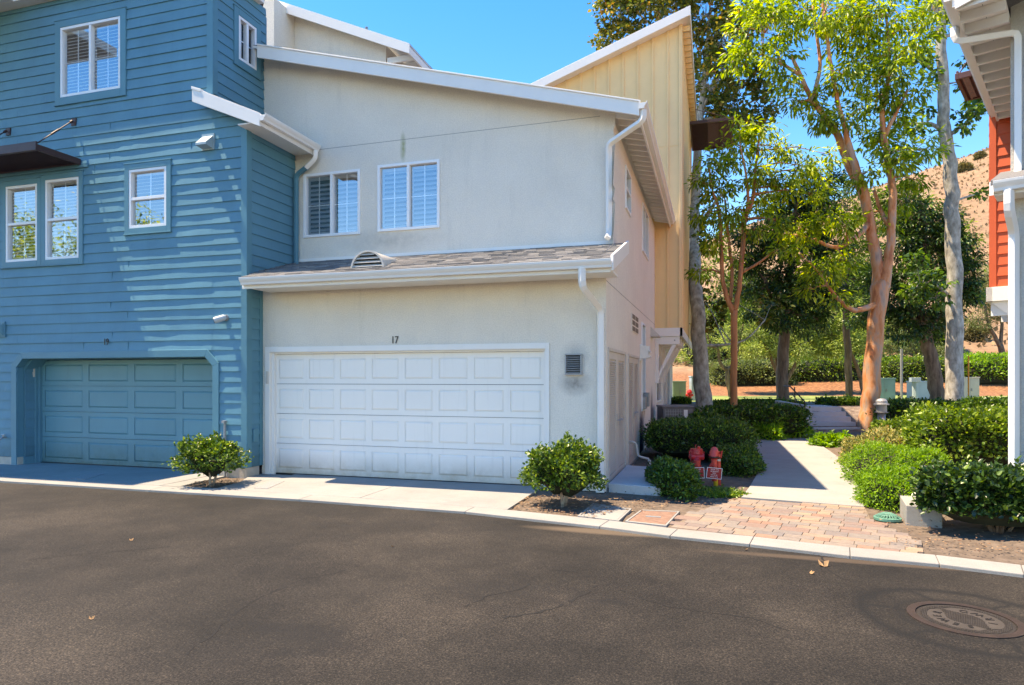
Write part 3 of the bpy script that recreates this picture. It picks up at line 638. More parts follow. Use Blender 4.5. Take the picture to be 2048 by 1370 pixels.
# windows
window(blue, FB, *wl['A'], 'slider', 'blind', M['blue_trim'], .13)
window(blue, FB, *wl['B'], 'hung', 'blind', M['blue_trim'], .10)
window(blue, FB, *wl['C'], 'hung', 'blind', M['blue_trim'], .10)
window(blue, FB, *wl['D'], 'hung', 'blind', M['blue_trim'], .10, closed=0)
window(blue, F3, wy0, wy1, wz0, wz1, 'slider', 'none', M['blue_trim'], .12)
hd = MB(); fbox(hd, FB, -13.40, -11.10, 5.62, 5.70, -.01, .035); hd.build('window_header', M['blue_trim'], blue, bevel=.004)
# siding butt joints: thin cover strips
bj = MB()
for px, py in ((221,262),(220,310),(168,310),(190,340),(225,560),(222,610),(256,625),(257,690),(225,680),(168,695),(383,300),(258,540)):
    x, z = YP(px, py, YB); k = math.floor((z-.17)/.183)*.183+.17; bj = MB(); fbox(bj, FB, x, x+.004, k+.004, k+.175, .004, .0165); bj.build('siding_joint', M['blue_trim'], blue)
# roofs of the blue house
r1 = MB(); r1.box(-19.2, -8.19, 9.255, 10.70, 8.85, 9.04).box(-19.2, -10.5, 10.70, 13.1, 8.851, 9.04).box(-19.2, -12.7, 7.5, 9.254, 8.852, 9.04)
r1.build('eave', WM, blue, bevel=.004)
r1 = MB(); r1.add([(-19.25,9.23,9.05),(-8.16,9.23,9.05),(-8.16,10.72,9.05),(-10.5,13.1,9.05),(-19.25,13.1,9.05),(-13.6,11.6,9.9)], [(0,1,5),(1,2,5),(2,3,5),(3,4,5),(4,0,5),(0,4,3,2,1)]); r1.build('roof', M['shingle'], blue)
bk = MB(); bk.box(-18.5, -10.6, 13.0, 13.1, 0, 8.7).box(-10.6, -10.55, 10.95, 13.1, 0, 8.73).box(-10.6, -8.33, 10.90, 10.95, 0, 8.73).box(-18.55, -18.5, YB+.02, 13.1, 0, 8.6); bk.build('rear_wall', M['blue'], blue)
# small lean-to roof over the corner
roof(blue, 'lean_to_roof', -8.30, -7.14, slope_small, 9.24, 10.82, th=.04)
rk = MB(); za, zb = slope_small(-8.47), slope_small(-7.14)
rk.hexa([(-8.50,9.20,za-.20),(-7.14,9.20,zb-.20),(-7.14,9.238,zb-.20),(-8.50,9.238,za-.20),(-8.50,9.20,za+.05),(-7.14,9.20,zb+.02),(-7.14,9.238,zb+.02),(-8.50,9.238,za+.05)])
rk.hexa([(-8.30,9.24,slope_small(-8.3)-.12),(-7.14,9.24,zb-.12),(-7.14,YB-.02,zb-.12),(-8.30,YB-.02,slope_small(-8.3)-.12),(-8.30,9.24,slope_small(-8.3)-.045),(-7.14,9.24,zb-.045),(-7.14,YB-.02,zb-.045),(-8.30,YB-.02,slope_small(-8.3)-.045)])
rk.hexa([(-8.51,9.19,za+.01),(-8.31,9.19,slope_small(-8.3)+.01),(-8.31,YB-.035,slope_small(-8.3)+.01),(-8.51,YB-.035,za+.01),(-8.51,9.19,za+.06),(-8.31,9.19,slope_small(-8.3)+.06),(-8.31,YB-.035,slope_small(-8.3)+.06),(-8.51,YB-.035,za+.06)])
rk.build('rake_board', WM, blue, bevel=.004)
sf = MB(); sf.box(-7.60, -7.15, 9.24, 10.83, zb-.12, zb-.10); sf.box(-7.16, -7.14, 9.24, 10.83, zb-.18, zb-.045); sf.build('soffit', M['white'], blue)
g2 = MB(); profile(g2, (-7.139, 9.20, zb-.11), (-7.139, 10.80, zb-.11), GUT, (1,0,0)); g2.build('gutter', WM, blue, bevel=.003)
ds = downspout(blue, [(-7.07, 10.70, zb-.11), (-7.07, 10.70, zb-.26), (-7.28, 10.70, zb-.42)], WM, .055, 'downspout_elbow')
downspout(blue, [(-7.26, 10.71, zb-.40), (-7.53, 10.76, zb-.52), (-7.53, 10.76, 4.0), (-7.53, 10.76, 3.86), (-7.36, 10.58, 3.80)], M['blue_trim'], .055)
# awnings
def awning(parent, fr, u0, u1, v, out, rods, mat, name='awning', rodup=.72, slats=True, rodx=None):
    mb = MB(); t = .06
    fbox(mb, fr, u0, u1, v-.05, v+.06, out-t, out); fbox(mb, fr, u0, u0+.05, v-.05, v+.06, .03, out-t); fbox(mb, fr, u1-.05, u1, v-.05, v+.06, .03, out-t); fbox(mb, fr, u0+.05, u1-.05, v-.04, v+.05, .03, .08)
    fbox(mb, fr, u0+.02, u1-.02, v+.061, v+.11, out-.05, out-.015)
    a = mb.build(name, mat, parent, bevel=.004)
    sl_ = MB(); k = u0+.06
    while k < u1-.06: fbox(sl_, fr, k, k+.012, v-.03, v+.035, .081, out-t-.001); k += .055
    for f in (.35, .65): fbox(sl_, fr, u0+.05, u1-.05, v+.036, v+.05, out*f, out*f+.04)
    sl_.build('louvre_blades', mat, a)
    for ru in rods:
        rd_ = MB(); pl_ = MB()
        A, B = fr.p(ru, v+.06, out-.04), fr.p(ru-(0 if rodx is None else rodx), v+rodup, .05); rd_.tube([A, B], .011, 8); rd_.tube([A.lerp(B, .42), A.lerp(B, .62)], .019, 8); rd_.tube([B, A.lerp(B, .94)], .024, 8)
        bu = ru-(0 if rodx is None else rodx); fbox(pl_, fr, bu-.05, bu+.06, v+rodup-.08, v+rodup+.06, -.005, .03)
        rd_.build('tie_rod', mat, a); pl_.build('bracket_plate', mat, a)
    return a
awning(blue, FB, -17.75, -11.26, 5.72, .89, [-11.33, -13.0, -15], M['brown_metal'], rodup=.78, rodx=.12)
# hooded vent, small boxes, security light
vt = MB(); fbox(vt, FB, -8.52, -8.26, 5.66, 5.94, .0, .03)
vt.add([FB.p(-8.50,5.90,.03), FB.p(-8.28,5.90,.03), FB.p(-8.28,5.74,.20), FB.p(-8.50,5.74,.20), FB.p(-8.50,5.68,.03), FB.p(-8.28,5.68,.03), FB.p(-8.28,5.70,.20), FB.p(-8.50,5.70,.20)], [(0,3,2,1),(0,4,7,3),(1,2,6,5),(3,7,6,2),(4,5,6,7)])
vt.build('hooded_vent', paint('vent_paint', (.30,.42,.47), .4, .08, 6, 0), blue)
vt = MB(); fbox(vt, FB, -13.46, -13.18, 2.50, 2.80, 0, .045); fbox(vt, FB, -13.43, -13.21, 2.53, 2.77, .045, .06)
vt.add([FB.p(-13.41,2.75,.061), FB.p(-13.23,2.75,.061), FB.p(-13.23,2.55,.061), FB.p(-13.41,2.55,.061), FB.p(-13.36,2.68,.14), FB.p(-13.28,2.68,.14)], [(0,4,5,1),(1,5,2),(2,5,4,3),(3,4,0)])
vt.build('wall_vent', M['blue_trim'], blue, bevel=.004)
vt = MB(); fbox(vt, FS, 9.60, 9.72, .60, .82, 0, .05); vt.build('junction_box', M['blue_trim'], blue, bevel=.006)
text_on('house_number', '19', .17, FB.p(-10.66, 2.36, .030), FB.u, (0,0,1), FB.w, M['black'], blue, .004, .75)
cam_ = empty('security_light', FB.p(-8.02, 2.72, 0), 'small grey bullet shaped spotlight mounted on the blue siding above the garage corner', 'lamp')
c0 = FB.p(-8.02, 2.74, 0); mb = MB(); mb.tube([c0+Vector((0,.0,0)), c0+Vector((0,-.03,0))], .055, 16); mb.build('mount', M['grey_metal'], cam_)
mb = MB(); a_ = c0+Vector((0,-.06,0)); d_ = Vector((-.75,-.6,-.35)).normalized(); mb.tube([c0+Vector((0,-.03,0)), a_], .02, 10); mb.tube([a_-d_*.03, a_, a_+d_*.15, a_+d_*.17], [.03,.052,.055,.05], 16); mb.build('housing', paint('lamp_grey', (.45,.50,.53), .4, .03, 4, 0), cam_, smooth=False)
mb = MB(); mb.tube([a_+d_*.171, a_+d_*.176], .042, 16); mb.build('lens', M['black'], cam_)
# hose bib at the far left and pipe behind the small shrub
hb_ = empty('hose_tap', FB.p(-13.15, .55, 0), 'small dark garden tap on the blue wall at the left edge', 'tap')
mb = MB(); c0 = FB.p(-13.18, .55, 0); mb.tube([c0, c0+Vector((0,-.09,0)), c0+Vector((0,-.13,-.05))], .016, 8); mb.build('spout', M['grey_metal'], hb_); mb = MB(); mb.tube([c0+Vector((0,-.07,.0)), c0+Vector((0,-.07,.05))], .01, 8); mb.tube([c0+Vector((-.04,-.07,.05)), c0+Vector((.04,-.07,.05))], .012, 8); mb.build('handle', M['steel'], hb_)
gp = MB(); x_ = -8.02; gp.tube([(x_, 9.43, 0), (x_, 9.43, .92), (x_-.0, 9.40, .95)], .02, 8); gp.tube([(x_+.06, 9.42, 0), (x_+.06, 9.42, .30)], .014, 8); gp.box(x_-.03, x_+.03, 9.38, 9.45, .93, .97)
tag(gp.build('grey_standpipe', M['grey_metal']), 'thin grey standpipe rising behind the small shrub at the blue house corner', 'pipe')
# ================================================================ cream townhouse
YG = 9.88; YU = 10.84; XS = -1.53
cream = empty('cream_townhouse', (-4.5, YG, 0), 'cream stucco townhouse with wide white garage door numbered 17', 'house')
rake = lambda x: 7.94 - .272*(x+8.17)            # roof top line
lowr = lambda y: 3.37 + (y-9.15)*(3.90-3.37)/(10.84-9.15)
FG, FU, FX = front(YG), front(YU), side(XS)
so_ = Vector((-4.5, YG, 0))
def loc_(x, y, z): return (x-so_.x, y-so_.y, z)
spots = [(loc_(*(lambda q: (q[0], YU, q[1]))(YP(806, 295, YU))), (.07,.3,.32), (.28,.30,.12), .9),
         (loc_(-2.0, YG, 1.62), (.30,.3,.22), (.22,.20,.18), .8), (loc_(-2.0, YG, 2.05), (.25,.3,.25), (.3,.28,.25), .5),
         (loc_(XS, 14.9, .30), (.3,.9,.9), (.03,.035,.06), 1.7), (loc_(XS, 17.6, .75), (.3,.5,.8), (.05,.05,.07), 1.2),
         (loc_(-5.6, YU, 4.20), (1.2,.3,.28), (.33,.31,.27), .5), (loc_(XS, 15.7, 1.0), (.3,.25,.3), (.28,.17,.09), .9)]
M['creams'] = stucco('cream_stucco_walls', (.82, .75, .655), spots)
wall(FG, XC, XS, 0, 3.44, [(-7.44, -2.46, -.1, 2.15), (-2.13, -1.91, 1.77, 2.05)]).build('garage_wall', M['creams'], cream)
U1 = (-7.413, -6.210, 4.35, 5.55); U2 = (-5.851, -4.627, 4.365, 5.578)
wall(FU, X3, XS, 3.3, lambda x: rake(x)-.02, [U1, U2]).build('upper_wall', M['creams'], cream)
# side wall; doors and windows cut in
SW = {'w1': (XP(1250,330,XS)[0], XP(1258,330,XS)[0]+.15, 4.80, 5.58), 'w2': (15.13, 16.5, 4.57, 5.66), 'slit': (15.0, 15.75, .95, 2.95), 'vent': (13.1, 14.25, 2.62, 2.98), 'low': (19.0, 20.6, 1.0, 2.35)}
lv = (10.073-.05, 12.15, .04, 2.17); lv2 = (12.50, 14.42, .04, 2.16)
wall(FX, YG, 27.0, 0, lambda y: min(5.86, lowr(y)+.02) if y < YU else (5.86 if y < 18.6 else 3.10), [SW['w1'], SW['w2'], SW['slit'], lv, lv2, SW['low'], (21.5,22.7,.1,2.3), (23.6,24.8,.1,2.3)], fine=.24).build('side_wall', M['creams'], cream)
sh = MB(); sh.box(X3, -1.56, 18.5, 18.58, 0, 5.9).box(XC+.01, -1.6, 10.9, 10.93, 0, 3.3).box(-1.62, -1.6, 10.2, 26, 0, .04); sh.build('inner_wall', M['cream'], cream)
# corner quoin edge and control joints
cj = MB(); xa, za_ = YP(598, 302, YU); xb, zb_ = YP(1200, 222, YU)
cj.hexa([(xa,YU-.001,5.99),(xb,YU-.001,6.01),(xb,YU+.01,6.01),(xa,YU+.01,5.99),(xa,YU-.004,5.998),(xb,YU-.004,6.018),(xb,YU+.01,6.018),(xa,YU+.01,5.998)])
fbox(cj, FX, YG+.02, 18.6, 3.16, 3.17, 0, .003)
cj.build('control_joint', paint('joint_grey', (.33,.31,.28), .9, .05, 5, 0), cream)
fl = MB(); fbox(fl, FU, X3+.1, -1.54, 3.90, 3.955, 0, .02); fl.build('wall_flashing', WM, cream)
# garage door
gc = MB(); fbox(gc, FG, -7.535, -7.44, 0, 2.245, -.10, .025); fbox(gc, FG, -2.46, -2.40, 0, 2.245, -.10, .025); fbox(gc, FG, -7.44, -2.46, 2.15, 2.245, -.10, .025)
fbox(gc, FG, -7.44, -7.385, 0, 2.12, -.12, -.03); fbox(gc, FG, -2.50, -2.46, 0, 2.12, -.12, -.03); fbox(gc, FG, -7.44, -2.46, 2.12, 2.15, -.12, -.03)
gc.build('garage_casing', WM, cream, bevel=.004)
gd = garage_door(cream, front(YG+.09), -7.384, -2.50, .03, 2.12, 8, 4, M['white_door'])
MB().box(-7.384, -2.50, YG+.075, YG+.14, .004, .03).build('door_seal', M['black'], gd)
MB().box(-7.44, -2.46, YG+.17, YG+.2, 0, 2.2).build('door_backing', M['dark'], gd)
kp = MB(); fbox(kp, FG, -7.50, -7.455, 1.60, 1.82, .025, .05); kp.build('keypad', M['pipe'], cream, bevel=.005)
text_on('house_number', '17', .17, FG.p(-5.02, 2.325, .01), FG.u, (0,0,1), FG.w, M['black'], cream, .006, .8)
# lower roof over the garage
roof(cream, 'garage_roof', -7.45, -1.35, lowr, 9.13, 10.86, th=.03, axis='y')
rk = MB(); rk.hexa([(-1.35,9.12,3.19),(-1.31,9.12,3.19),(-1.31,10.9,3.74),(-1.35,10.9,3.74),(-1.35,9.12,3.40),(-1.31,9.12,3.40),(-1.31,10.9,3.95),(-1.35,10.9,3.95)])
rk.hexa([(-7.43,9.14,3.17),(-1.351,9.14,3.17),(-1.351,9.165,3.17),(-7.43,9.165,3.17),(-7.43,9.14,3.345),(-1.351,9.14,3.345),(-1.351,9.165,3.345),(-7.43,9.165,3.345)])
rk.box(-7.43, -1.352, 9.166, 9.879, 3.20, 3.235); rk.build('rake_board', WM, cream, bevel=.003)
roof(cream, 'garage_roof', -7.605, -7.45, lambda y: lowr(y)-.003, 9.50, 10.86, th=.03, axis='y')
g3 = MB(); profile(g3, (-7.40, 9.139, 3.225), (-1.33, 9.139, 3.225), GUT, (0,-1,0)); g3.build('gutter', WM, cream, bevel=.003)
downspout(cream, [(-1.74, 9.08, 3.24), (-1.74, 9.08, 2.98), (-1.60, 9.78, 2.72), (-1.60, 9.80, 2.5), (-1.60, 9.80, .16)], WM)
mb = MB(); mb.box(-1.665, -1.535, 9.74, 9.86, .0, .26); mb.build('downspout_boot', WM, cream, bevel=.012)
# main shed roof
roof(cream, 'main_roof', -8.30, -1.10, rake, 10.50, 18.6, th=.05, step=.16)
rk = MB(); zl, zr = rake(-8.17), rake(-1.10)
rk.hexa([(-8.17,10.46,zl-.23),(-1.10,10.46,zr-.21),(-1.10,10.50,zr-.21),(-8.17,10.50,zl-.23),(-8.17,10.46,zl+.012),(-1.10,10.46,zr+.012),(-1.10,10.50,zr+.012),(-8.17,10.50,zl+.012)])
rk.hexa([(-8.17,10.44,zl-.005),(-1.08,10.44,zr-.005),(-1.08,10.46,zr-.005),(-8.17,10.46,zl-.005),(-8.17,10.44,zl+.02),(-1.08,10.44,zr+.02),(-1.08,10.46,zr+.02),(-8.17,10.46,zl+.02)])
rk.box(-1.13, -1.10, 10.501, 18.58, zr-.20, zr-.03)
rk.build('rake_board', WM, cream, bevel=.003)
# soffit boards with rafter tails under the long eave
zs = lambda x: rake(x)-.052
for k in range(26):
    y0 = 10.52+k*.31; sf = MB()
    if y0 > 18.4: break
    sf.hexa([(-1.52,y0,zs(-1.52)-.125),(-1.135,y0,zs(-1.135)-.10),(-1.135,y0+.05,zs(-1.135)-.10),(-1.52,y0+.05,zs(-1.52)-.125),(-1.52,y0,zs(-1.52)),(-1.135,y0,zs(-1.135)),(-1.135,y0+.05,zs(-1.135)),(-1.52,y0+.05,zs(-1.52))])
    sf.build('rafter_tail', WM, cream)
sf = MB()
for x0, x1 in ((-1.525,-1.36),(-1.35,-1.135)): sf.hexa([(x0,10.51,zs(x0)-.02),(x1,10.51,zs(x1)-.02),(x1,18.5,zs(x1)-.02),(x0,18.5,zs(x0)-.02),(x0,10.51,zs(x0)-.001),(x1,10.51,zs(x1)-.001),(x1,18.5,zs(x1)-.001),(x0,18.5,zs(x0)-.001)])
sf.build('soffit', M['white'], cream)
g4 = MB(); profile(g4, (-1.099, 10.42, zr-.12), (-1.099, 18.55, zr-.12), GUT, (1,0,0)); g4.build('gutter', WM, cream, bevel=.003)
downspout(cream, [(-1.04, 10.50, zr-.11), (-1.04, 10.50, zr-.28), (-1.62, 10.72, zr-.52), (-1.62, 10.77, zr-.66), (-1.62, 10.77, 4.08), (-1.62, 10.62, 3.95)], WM)
# third storey block at the back
YT = 14.0; t_l = YP(545, 0, YT); t_r = YP(822, 88, 13.7)
XT = YP(772, 100, YT)[0]; zt = lambda x: YP(548, 0, 13.7)[1] + (YP(820, 89, 13.7)[1]-YP(548, 0, 13.7)[1])*(x-YP(548, 0, 13.7)[0])/(YP(820, 89, 13.7)[0]-YP(548, 0, 13.7)[0])
wall(front(YT), -12.5, XT, 6.0, lambda x: zt(x)-.1).build('upper_wall', M['cream'], cream)
wall(side(XT), YT, 20, 5.8, zt(XT)-.1).build('side_wall', M['cream'], cream)
bkx = MB(); xq = YP(548, 50, 13.2)[0]; bkx.box(-10.6, xq, 13.2, 13.99, 6.2, zt(xq)-.1); bkx.build('chimney_chase', M['cream'], cream)
xe = YP(820, 88, 13.7)[0]
roof(cream, 'upper_roof', -12.5, xe, zt, 13.7, 19.5, th=.05, step=.16)
rk = MB(); rk.hexa([(-12.5,13.66,zt(-12.5)-.24),(xe,13.66,zt(xe)-.22),(xe,13.70,zt(xe)-.22),(-12.5,13.70,zt(-12.5)-.24),(-12.5,13.66,zt(-12.5)+.01),(xe,13.66,zt(xe)+.01),(xe,13.70,zt(xe)+.01),(-12.5,13.70,zt(-12.5)+.01)])
rk.box(xe-.04, xe, 13.7, 19.4, zt(xe)-.22, zt(xe)-.03); rk.build('rake_board', WM, cream)
for k in range(16): MB().box(XT+.02, xe-.041, 14.02+.36*k, 14.07+.36*k, zt(xe)-.19, zt(xe)-.055).build('rafter_tail', WM, cream)
vp = MB(); xv, zv = YP(733, 62, 15.5); vp.tube([(xv, 15.5, zv-.8), (xv, 15.5, zv+.1)], .04, 10); vp.build('vent_pipe', M['grey_metal'], cream)
# windows of the cream house
window(cream, FU, *U1, 'slider', 'shutter'); window(cream, FU, *U2, 'slider', 'shutter')
window(cream, FX, *SW['w1'], 'hung', 'none', grid_=False); window(cream, FX, *SW['w2'], 'slider', 'none', grid_=False)
window(cream, FX, *SW['slit'], 'fixed', 'none', grid_=False); window(cream, FX, *SW['low'], 'hung', 'none', grid_=True)
for a, b in ((21.5, 22.7), (23.6, 24.8)): window(cream, FX, a, b, .1, 2.3, 'fixed', 'none', grid_=False)
# louvred utility doors
def louvre_door(u0, u1, v0, v1, leaves_, hard=True):
    mb = MB(); t = .05
    fbox(mb, FX, u0, u0+t, v0, v1, -.04, .02); fbox(mb, FX, u1-t, u1, v0, v1, -.04, .02); fbox(mb, FX, u0+t, u1-t, v1-t, v1, -.04, .02)
    d = mb.build('utility_door', M['pipe'], cream)
    n_ = leaves_; wd = (u1-u0-2*t)/n_
    for i in range(n_):
        a, b = u0+t+i*wd+.004, u0+t+(i+1)*wd-.004; lf = MB(); s_ = .14
        fbox(lf, FX, a, a+s_, v0, v1-t-.004, -.03, .004); fbox(lf, FX, b-s_, b, v0, v1-t-.004, -.03, .004); fbox(lf, FX, a+s_, b-s_, v0, v0+.14, -.03, .004); fbox(lf, FX, a+s_, b-s_, v1-t-.12, v1-t-.004, -.03, .004)
        fbox(lf, FX, a+s_, b-s_, v0+.14, v1-t-.12, -.03, -.022); z = v0+.16
        while z < v1-t-.15:
            lf.hexa([FX.p(a+s_,z,.004),FX.p(b-s_,z,.004),FX.p(b-s_,z+.02,-.021),FX.p(a+s_,z+.02,-.021),FX.p(a+s_,z+.006,.004),FX.p(b-s_,z+.006,.004),FX.p(b-s_,z+.026,-.021),FX.p(a+s_,z+.026,-.021)]); z += .035
        lf.build('door_leaf', paint('door_cream', (.60,.55,.49), .5, .03, 2, .03) if i == 0 and u0 < 11 else M['pipe'], d)
    hn = MB(); c = u0+t+wd*.96 if n_ == 2 else u0+t+.3
    for cc_ in ((c,) if n_ == 1 else (c-.02, c+.3)):
        fbox(hn, FX, cc_-.02, cc_+.02, .90, 1.10, .004, .012); A = FX.p(cc_, 1.0, .012); hn.tube([A, A+Vector((.045,0,0)), A+Vector((.05,.10,0))], .01, 8)
    hn.build('handle', M['steel'], d)
louvre_door(*lv, 2); louvre_door(*lv2, 2)
sb_ = MB(); sb_.box(-1.53, -1.515, 9.89, 18.5, -.02, .04); sb_.build('wall_screed', M['grey_metal'], cream)
# grille with six openings, hood, box, pipes
gv = MB(); y0, y1, z0, z1 = SW['vent']; 
gv_ = MB(); fbox(gv_, FX, y0, y1, z0, z1, .0, .012); gb = gv_.build('wall_grille', M['cream'], cream); gk = MB()
for i in range(2):
    for j in range(3): fbox(gk, FX, y0+.06+i*(y1-y0)*.5, y0+(i+1)*(y1-y0)*.5-.06+.04, z0+.02+j*.12, z0+.11+j*.12, .012, .016)
gk.build('grille_openings', paint('grille_dark', (.20,.16,.12), .8, .2, 20, 0), gb)
hv = MB(); hv.hexa([FX.p(17.2,2.76,.0),FX.p(17.9,2.76,0),FX.p(17.9,2.76,.22),FX.p(17.2,2.76,.22),FX.p(17.2,3.02,0),FX.p(17.9,3.02,0),FX.p(17.9,2.79,.22),FX.p(17.2,2.79,.22)]); hv.build('hood_vent', M['pipe'], cream)
wlp = empty('wall_lantern', FX.p(14.75, 2.2, 0), 'small white wedge shaped porch lamp on the cream side wall', 'lamp')
mb = MB(); fbox(mb, FX, 14.66, 14.86, 2.08, 2.44, 0, .03); mb.build('back_plate', WM, wlp, bevel=.004)
mb = MB()
for k in range(5): fbox(mb, FX, 14.66+k*.045, 14.675+k*.045, 2.13+.0*k, 2.40, .031, .20-abs(k-2)*.01)
mb.hexa([FX.p(14.65,2.12,.031),FX.p(14.87,2.12,.031),FX.p(14.87,2.16,.24),FX.p(14.65,2.16,.24),FX.p(14.65,2.15,.031),FX.p(14.87,2.15,.031),FX.p(14.87,2.19,.24),FX.p(14.65,2.19,.24)]); mb.hexa([FX.p(14.65,2.39,.031),FX.p(14.87,2.39,.031),FX.p(14.87,2.25,.24),FX.p(14.65,2.25,.24),FX.p(14.65,2.42,.031),FX.p(14.87,2.42,.031),FX.p(14.87,2.28,.24),FX.p(14.65,2.28,.24)])
mb.build('shade', WM, wlp)
eb = MB(); fbox(eb, FX, 15.05, 15.42, 1.0, 1.28, 0, .09); fbox(eb, FX, 15.45, 15.72, 1.04, 1.36, 0, .12); eb.build('meter_box', M['grey_metal'], cream, bevel=.01)
dp = MB(); y_ = 12.7; dp.tube([(XS,y_,.48),(XS+.10,y_,.48),(XS+.14,y_,.44),(XS+.16,y_+.02,.24),(XS+.22,y_+.02,.20),(XS+.36,y_+.02,.17),(XS+.38,y_+.02,.12),(XS+.38,y_+.02,-.02)], .022, 10)
for z in (.07, .13): dp.tube([(XS+.38,y_+.02,z-.02),(XS+.38,y_+.02,z+.02)], .032, 10)
tag(dp.build('drain_pipe', M['pipe'], smooth=True), 'thin cream drain pipe bending out of the cream side wall to the ground', 'pipe')
# half round vent on the garage roof and square wall vent
hv = MB(); cx, cy = -5.28, 9.42; rr_ = .30; n_ = 20; zb0 = lowr(cy)-.01
ring = [(math.cos(math.pi*i/n_), math.sin(math.pi*i/n_)) for i in range(n_+1)]
for i in range(n_):
    a, b = ring[i], ring[i+1]
    q = [(cx+a[0]*rr_, cy, zb0+a[1]*rr_), (cx+b[0]*rr_, cy, zb0+b[1]*rr_), (cx+b[0]*(rr_-.03), cy, zb0+b[1]*(rr_-.03)), (cx+a[0]*(rr_-.03), cy, zb0+a[1]*(rr_-.03))]
    hv.hexa(q + [(x, y+.05, z) for x, y, z in q])
    hv.add([(cx+a[0]*(rr_-.005), cy+.05, zb0+a[1]*(rr_-.005)), (cx+b[0]*(rr_-.005), cy+.05, zb0+b[1]*(rr_-.005)), (cx+b[0]*.1, cy+.95, lowr(cy+.95)), (cx+a[0]*.1, cy+.95, lowr(cy+.95))], [(0,1,2,3)])
hv.hexa([(cx-rr_, cy, zb0-.03), (cx+rr_, cy, zb0-.03), (cx+rr_, cy+.05, zb0-.03), (cx-rr_, cy+.05, zb0-.03), (cx-rr_, cy, zb0+.02), (cx+rr_, cy, zb0+.02), (cx+rr_, cy+.05, zb0+.02), (cx-rr_, cy+.05, zb0+.02)])
dv = hv.build('roof_vent', paint('roof_vent_paint', (.50,.48,.44), .6, .08, 6, .1), cream)
hl = MB()
for k in range(4):
    z = .035+k*.062; hw = math.sqrt(max(0, (rr_-.03)**2-(z+.02)**2)); hl.hexa([(cx-hw,cy+.005,zb0+z),(cx+hw,cy+.005,zb0+z),(cx+hw,cy+.05,zb0+z+.035),(cx-hw,cy+.05,zb0+z+.035),(cx-hw,cy+.005,zb0+z+.008),(cx+hw,cy+.005,zb0+z+.008),(cx+hw,cy+.05,zb0+z+.043),(cx-hw,cy+.05,zb0+z+.043)])
hl.build('vent_louvres', MATS['roof_vent_paint'], dv)
hk = MB(); hk.add([(cx+a[0]*(rr_-.03), cy+.055, zb0+a[1]*(rr_-.03)) for a in ring], [tuple(range(n_+1))]); hk.build('vent_dark', M['dark'], dv)
sv = MB(); fbox(sv, FG, -2.15, -1.89, 1.75, 1.77, -.05, .05); fbox(sv, FG, -2.15, -1.89, 2.05, 2.07, -.05, .06); fbox(sv, FG, -2.15, -2.13, 1.77, 2.05, -.05, .05); fbox(sv, FG, -1.91, -1.89, 1.77, 2.05, -.05, .05)
for k in range(8):
    z = 1.775+k*.034; sv.hexa([FG.p(-2.13,z,.05),FG.p(-1.91,z,.05),FG.p(-1.91,z+.02,.0),FG.p(-2.13,z+.02,.0),FG.p(-2.13,z+.006,.05),FG.p(-1.91,z+.006,.05),FG.p(-1.91,z+.026,.0),FG.p(-2.13,z+.026,.0)])
sv.build('louvred_wall_vent', M['grey_metal'], cream); sk = MB(); fbox(sk, FG, -2.13, -1.91, 1.77, 2.05, -.09, -.05); sk.build('vent_dark', M['dark'], cream)
# ================================================================ yellow townhouse tower
YY = 18.6; XR = -.82
yel = empty('yellow_townhouse', (-2.5, YY, 0), 'tall yellow board and batten bay with slanted roof rising behind the cream townhouse', 'house')
FY, FYS = front(YY), side(XR)
yr = lambda x: 11.53 + .345*(x+.62)
wall(FY, -7, XR, 5.5, lambda x: yr(x)-.10).build('front_wall', M['yellow'], yel)
wall(FY, XS, XR, 3.07, 5.5).build('front_wall', M['yellow'], yel)
yw = [(19.6, 20.5, 6.0, 7.3), (21.6, 23.2, 4.55, 5.9), (21.6, 23.2, 7.6, 8.9)]
yw = [(24.6, 26.0, 4.9, 6.6)]
wall(FYS, YY, 27.4, 3.07, 11.45, yw).build('side_wall', M['yellow'], yel)
bt = MB(); k = XR-.045
while k > -6.6:
    lo_ = 3.07 if k > XS else 5.5
    bt.hexa([FY.p(k-.025,lo_,.0),FY.p(k+.025,lo_,.0),FY.p(k+.025,lo_,.036),FY.p(k-.025,lo_,.036),FY.p(k-.025,yr(k)-.12,.0),FY.p(k+.025,yr(k)-.12,.0),FY.p(k+.025,yr(k)-.12,.036),FY.p(k-.025,yr(k)-.12,.036)]); k -= .405 if k < XR-.1 else .32
fbox(bt, FY, XR-.9, XR, 8.05, 8.07, 0, .010)
k = YY+.4
while k < 27.3:
    if not (24.5 < k < 26.1): fbox(bt, FYS, k-.025, k+.025, 3.07, 11.4, 0, .022)
    k += .4
fbox(bt, FY, XR-.07, XR+.022, 3.07, 11.35, .001, .024); fbox(bt, FYS, YY+.001, YY+.07, 3.07, 11.35, .001, .024)
bt.build('battens', M['yellow'], yel, bevel=.003)
window(yel, FYS, *yw[0], 'hung', 'none', WM, .08, grid_=False)
rt = MB(); xl, xr_ = -7.2, -.60
rt.hexa([(xl,18.28,yr(xl)-.12),(xr_,18.28,yr(xr_)-.12),(xr_,27.9,yr(xr_)-.12),(xl,27.9,yr(xl)-.12),(xl,18.28,yr(xl)+.06),(xr_,18.28,yr(xr_)+.06),(xr_,27.9,yr(xr_)+.06),(xl,27.9,yr(xl)+.06)])
rt.hexa([(xl,18.24,yr(xl)-.16),(xr_,18.24,yr(xr_)-.16),(xr_,18.28,yr(xr_)-.16),(xl,18.28,yr(xl)-.16),(xl,18.24,yr(xl)+.09),(xr_,18.24,yr(xr_)+.09),(xr_,18.28,yr(xr_)+.09),(xl,18.28,yr(xl)+.09)])
rt.box(xr_, xr_+.03, 18.24, 27.9, yr(xr_)-.17, yr(xr_)+.09); rt.build('roof', WM, yel, bevel=.004)
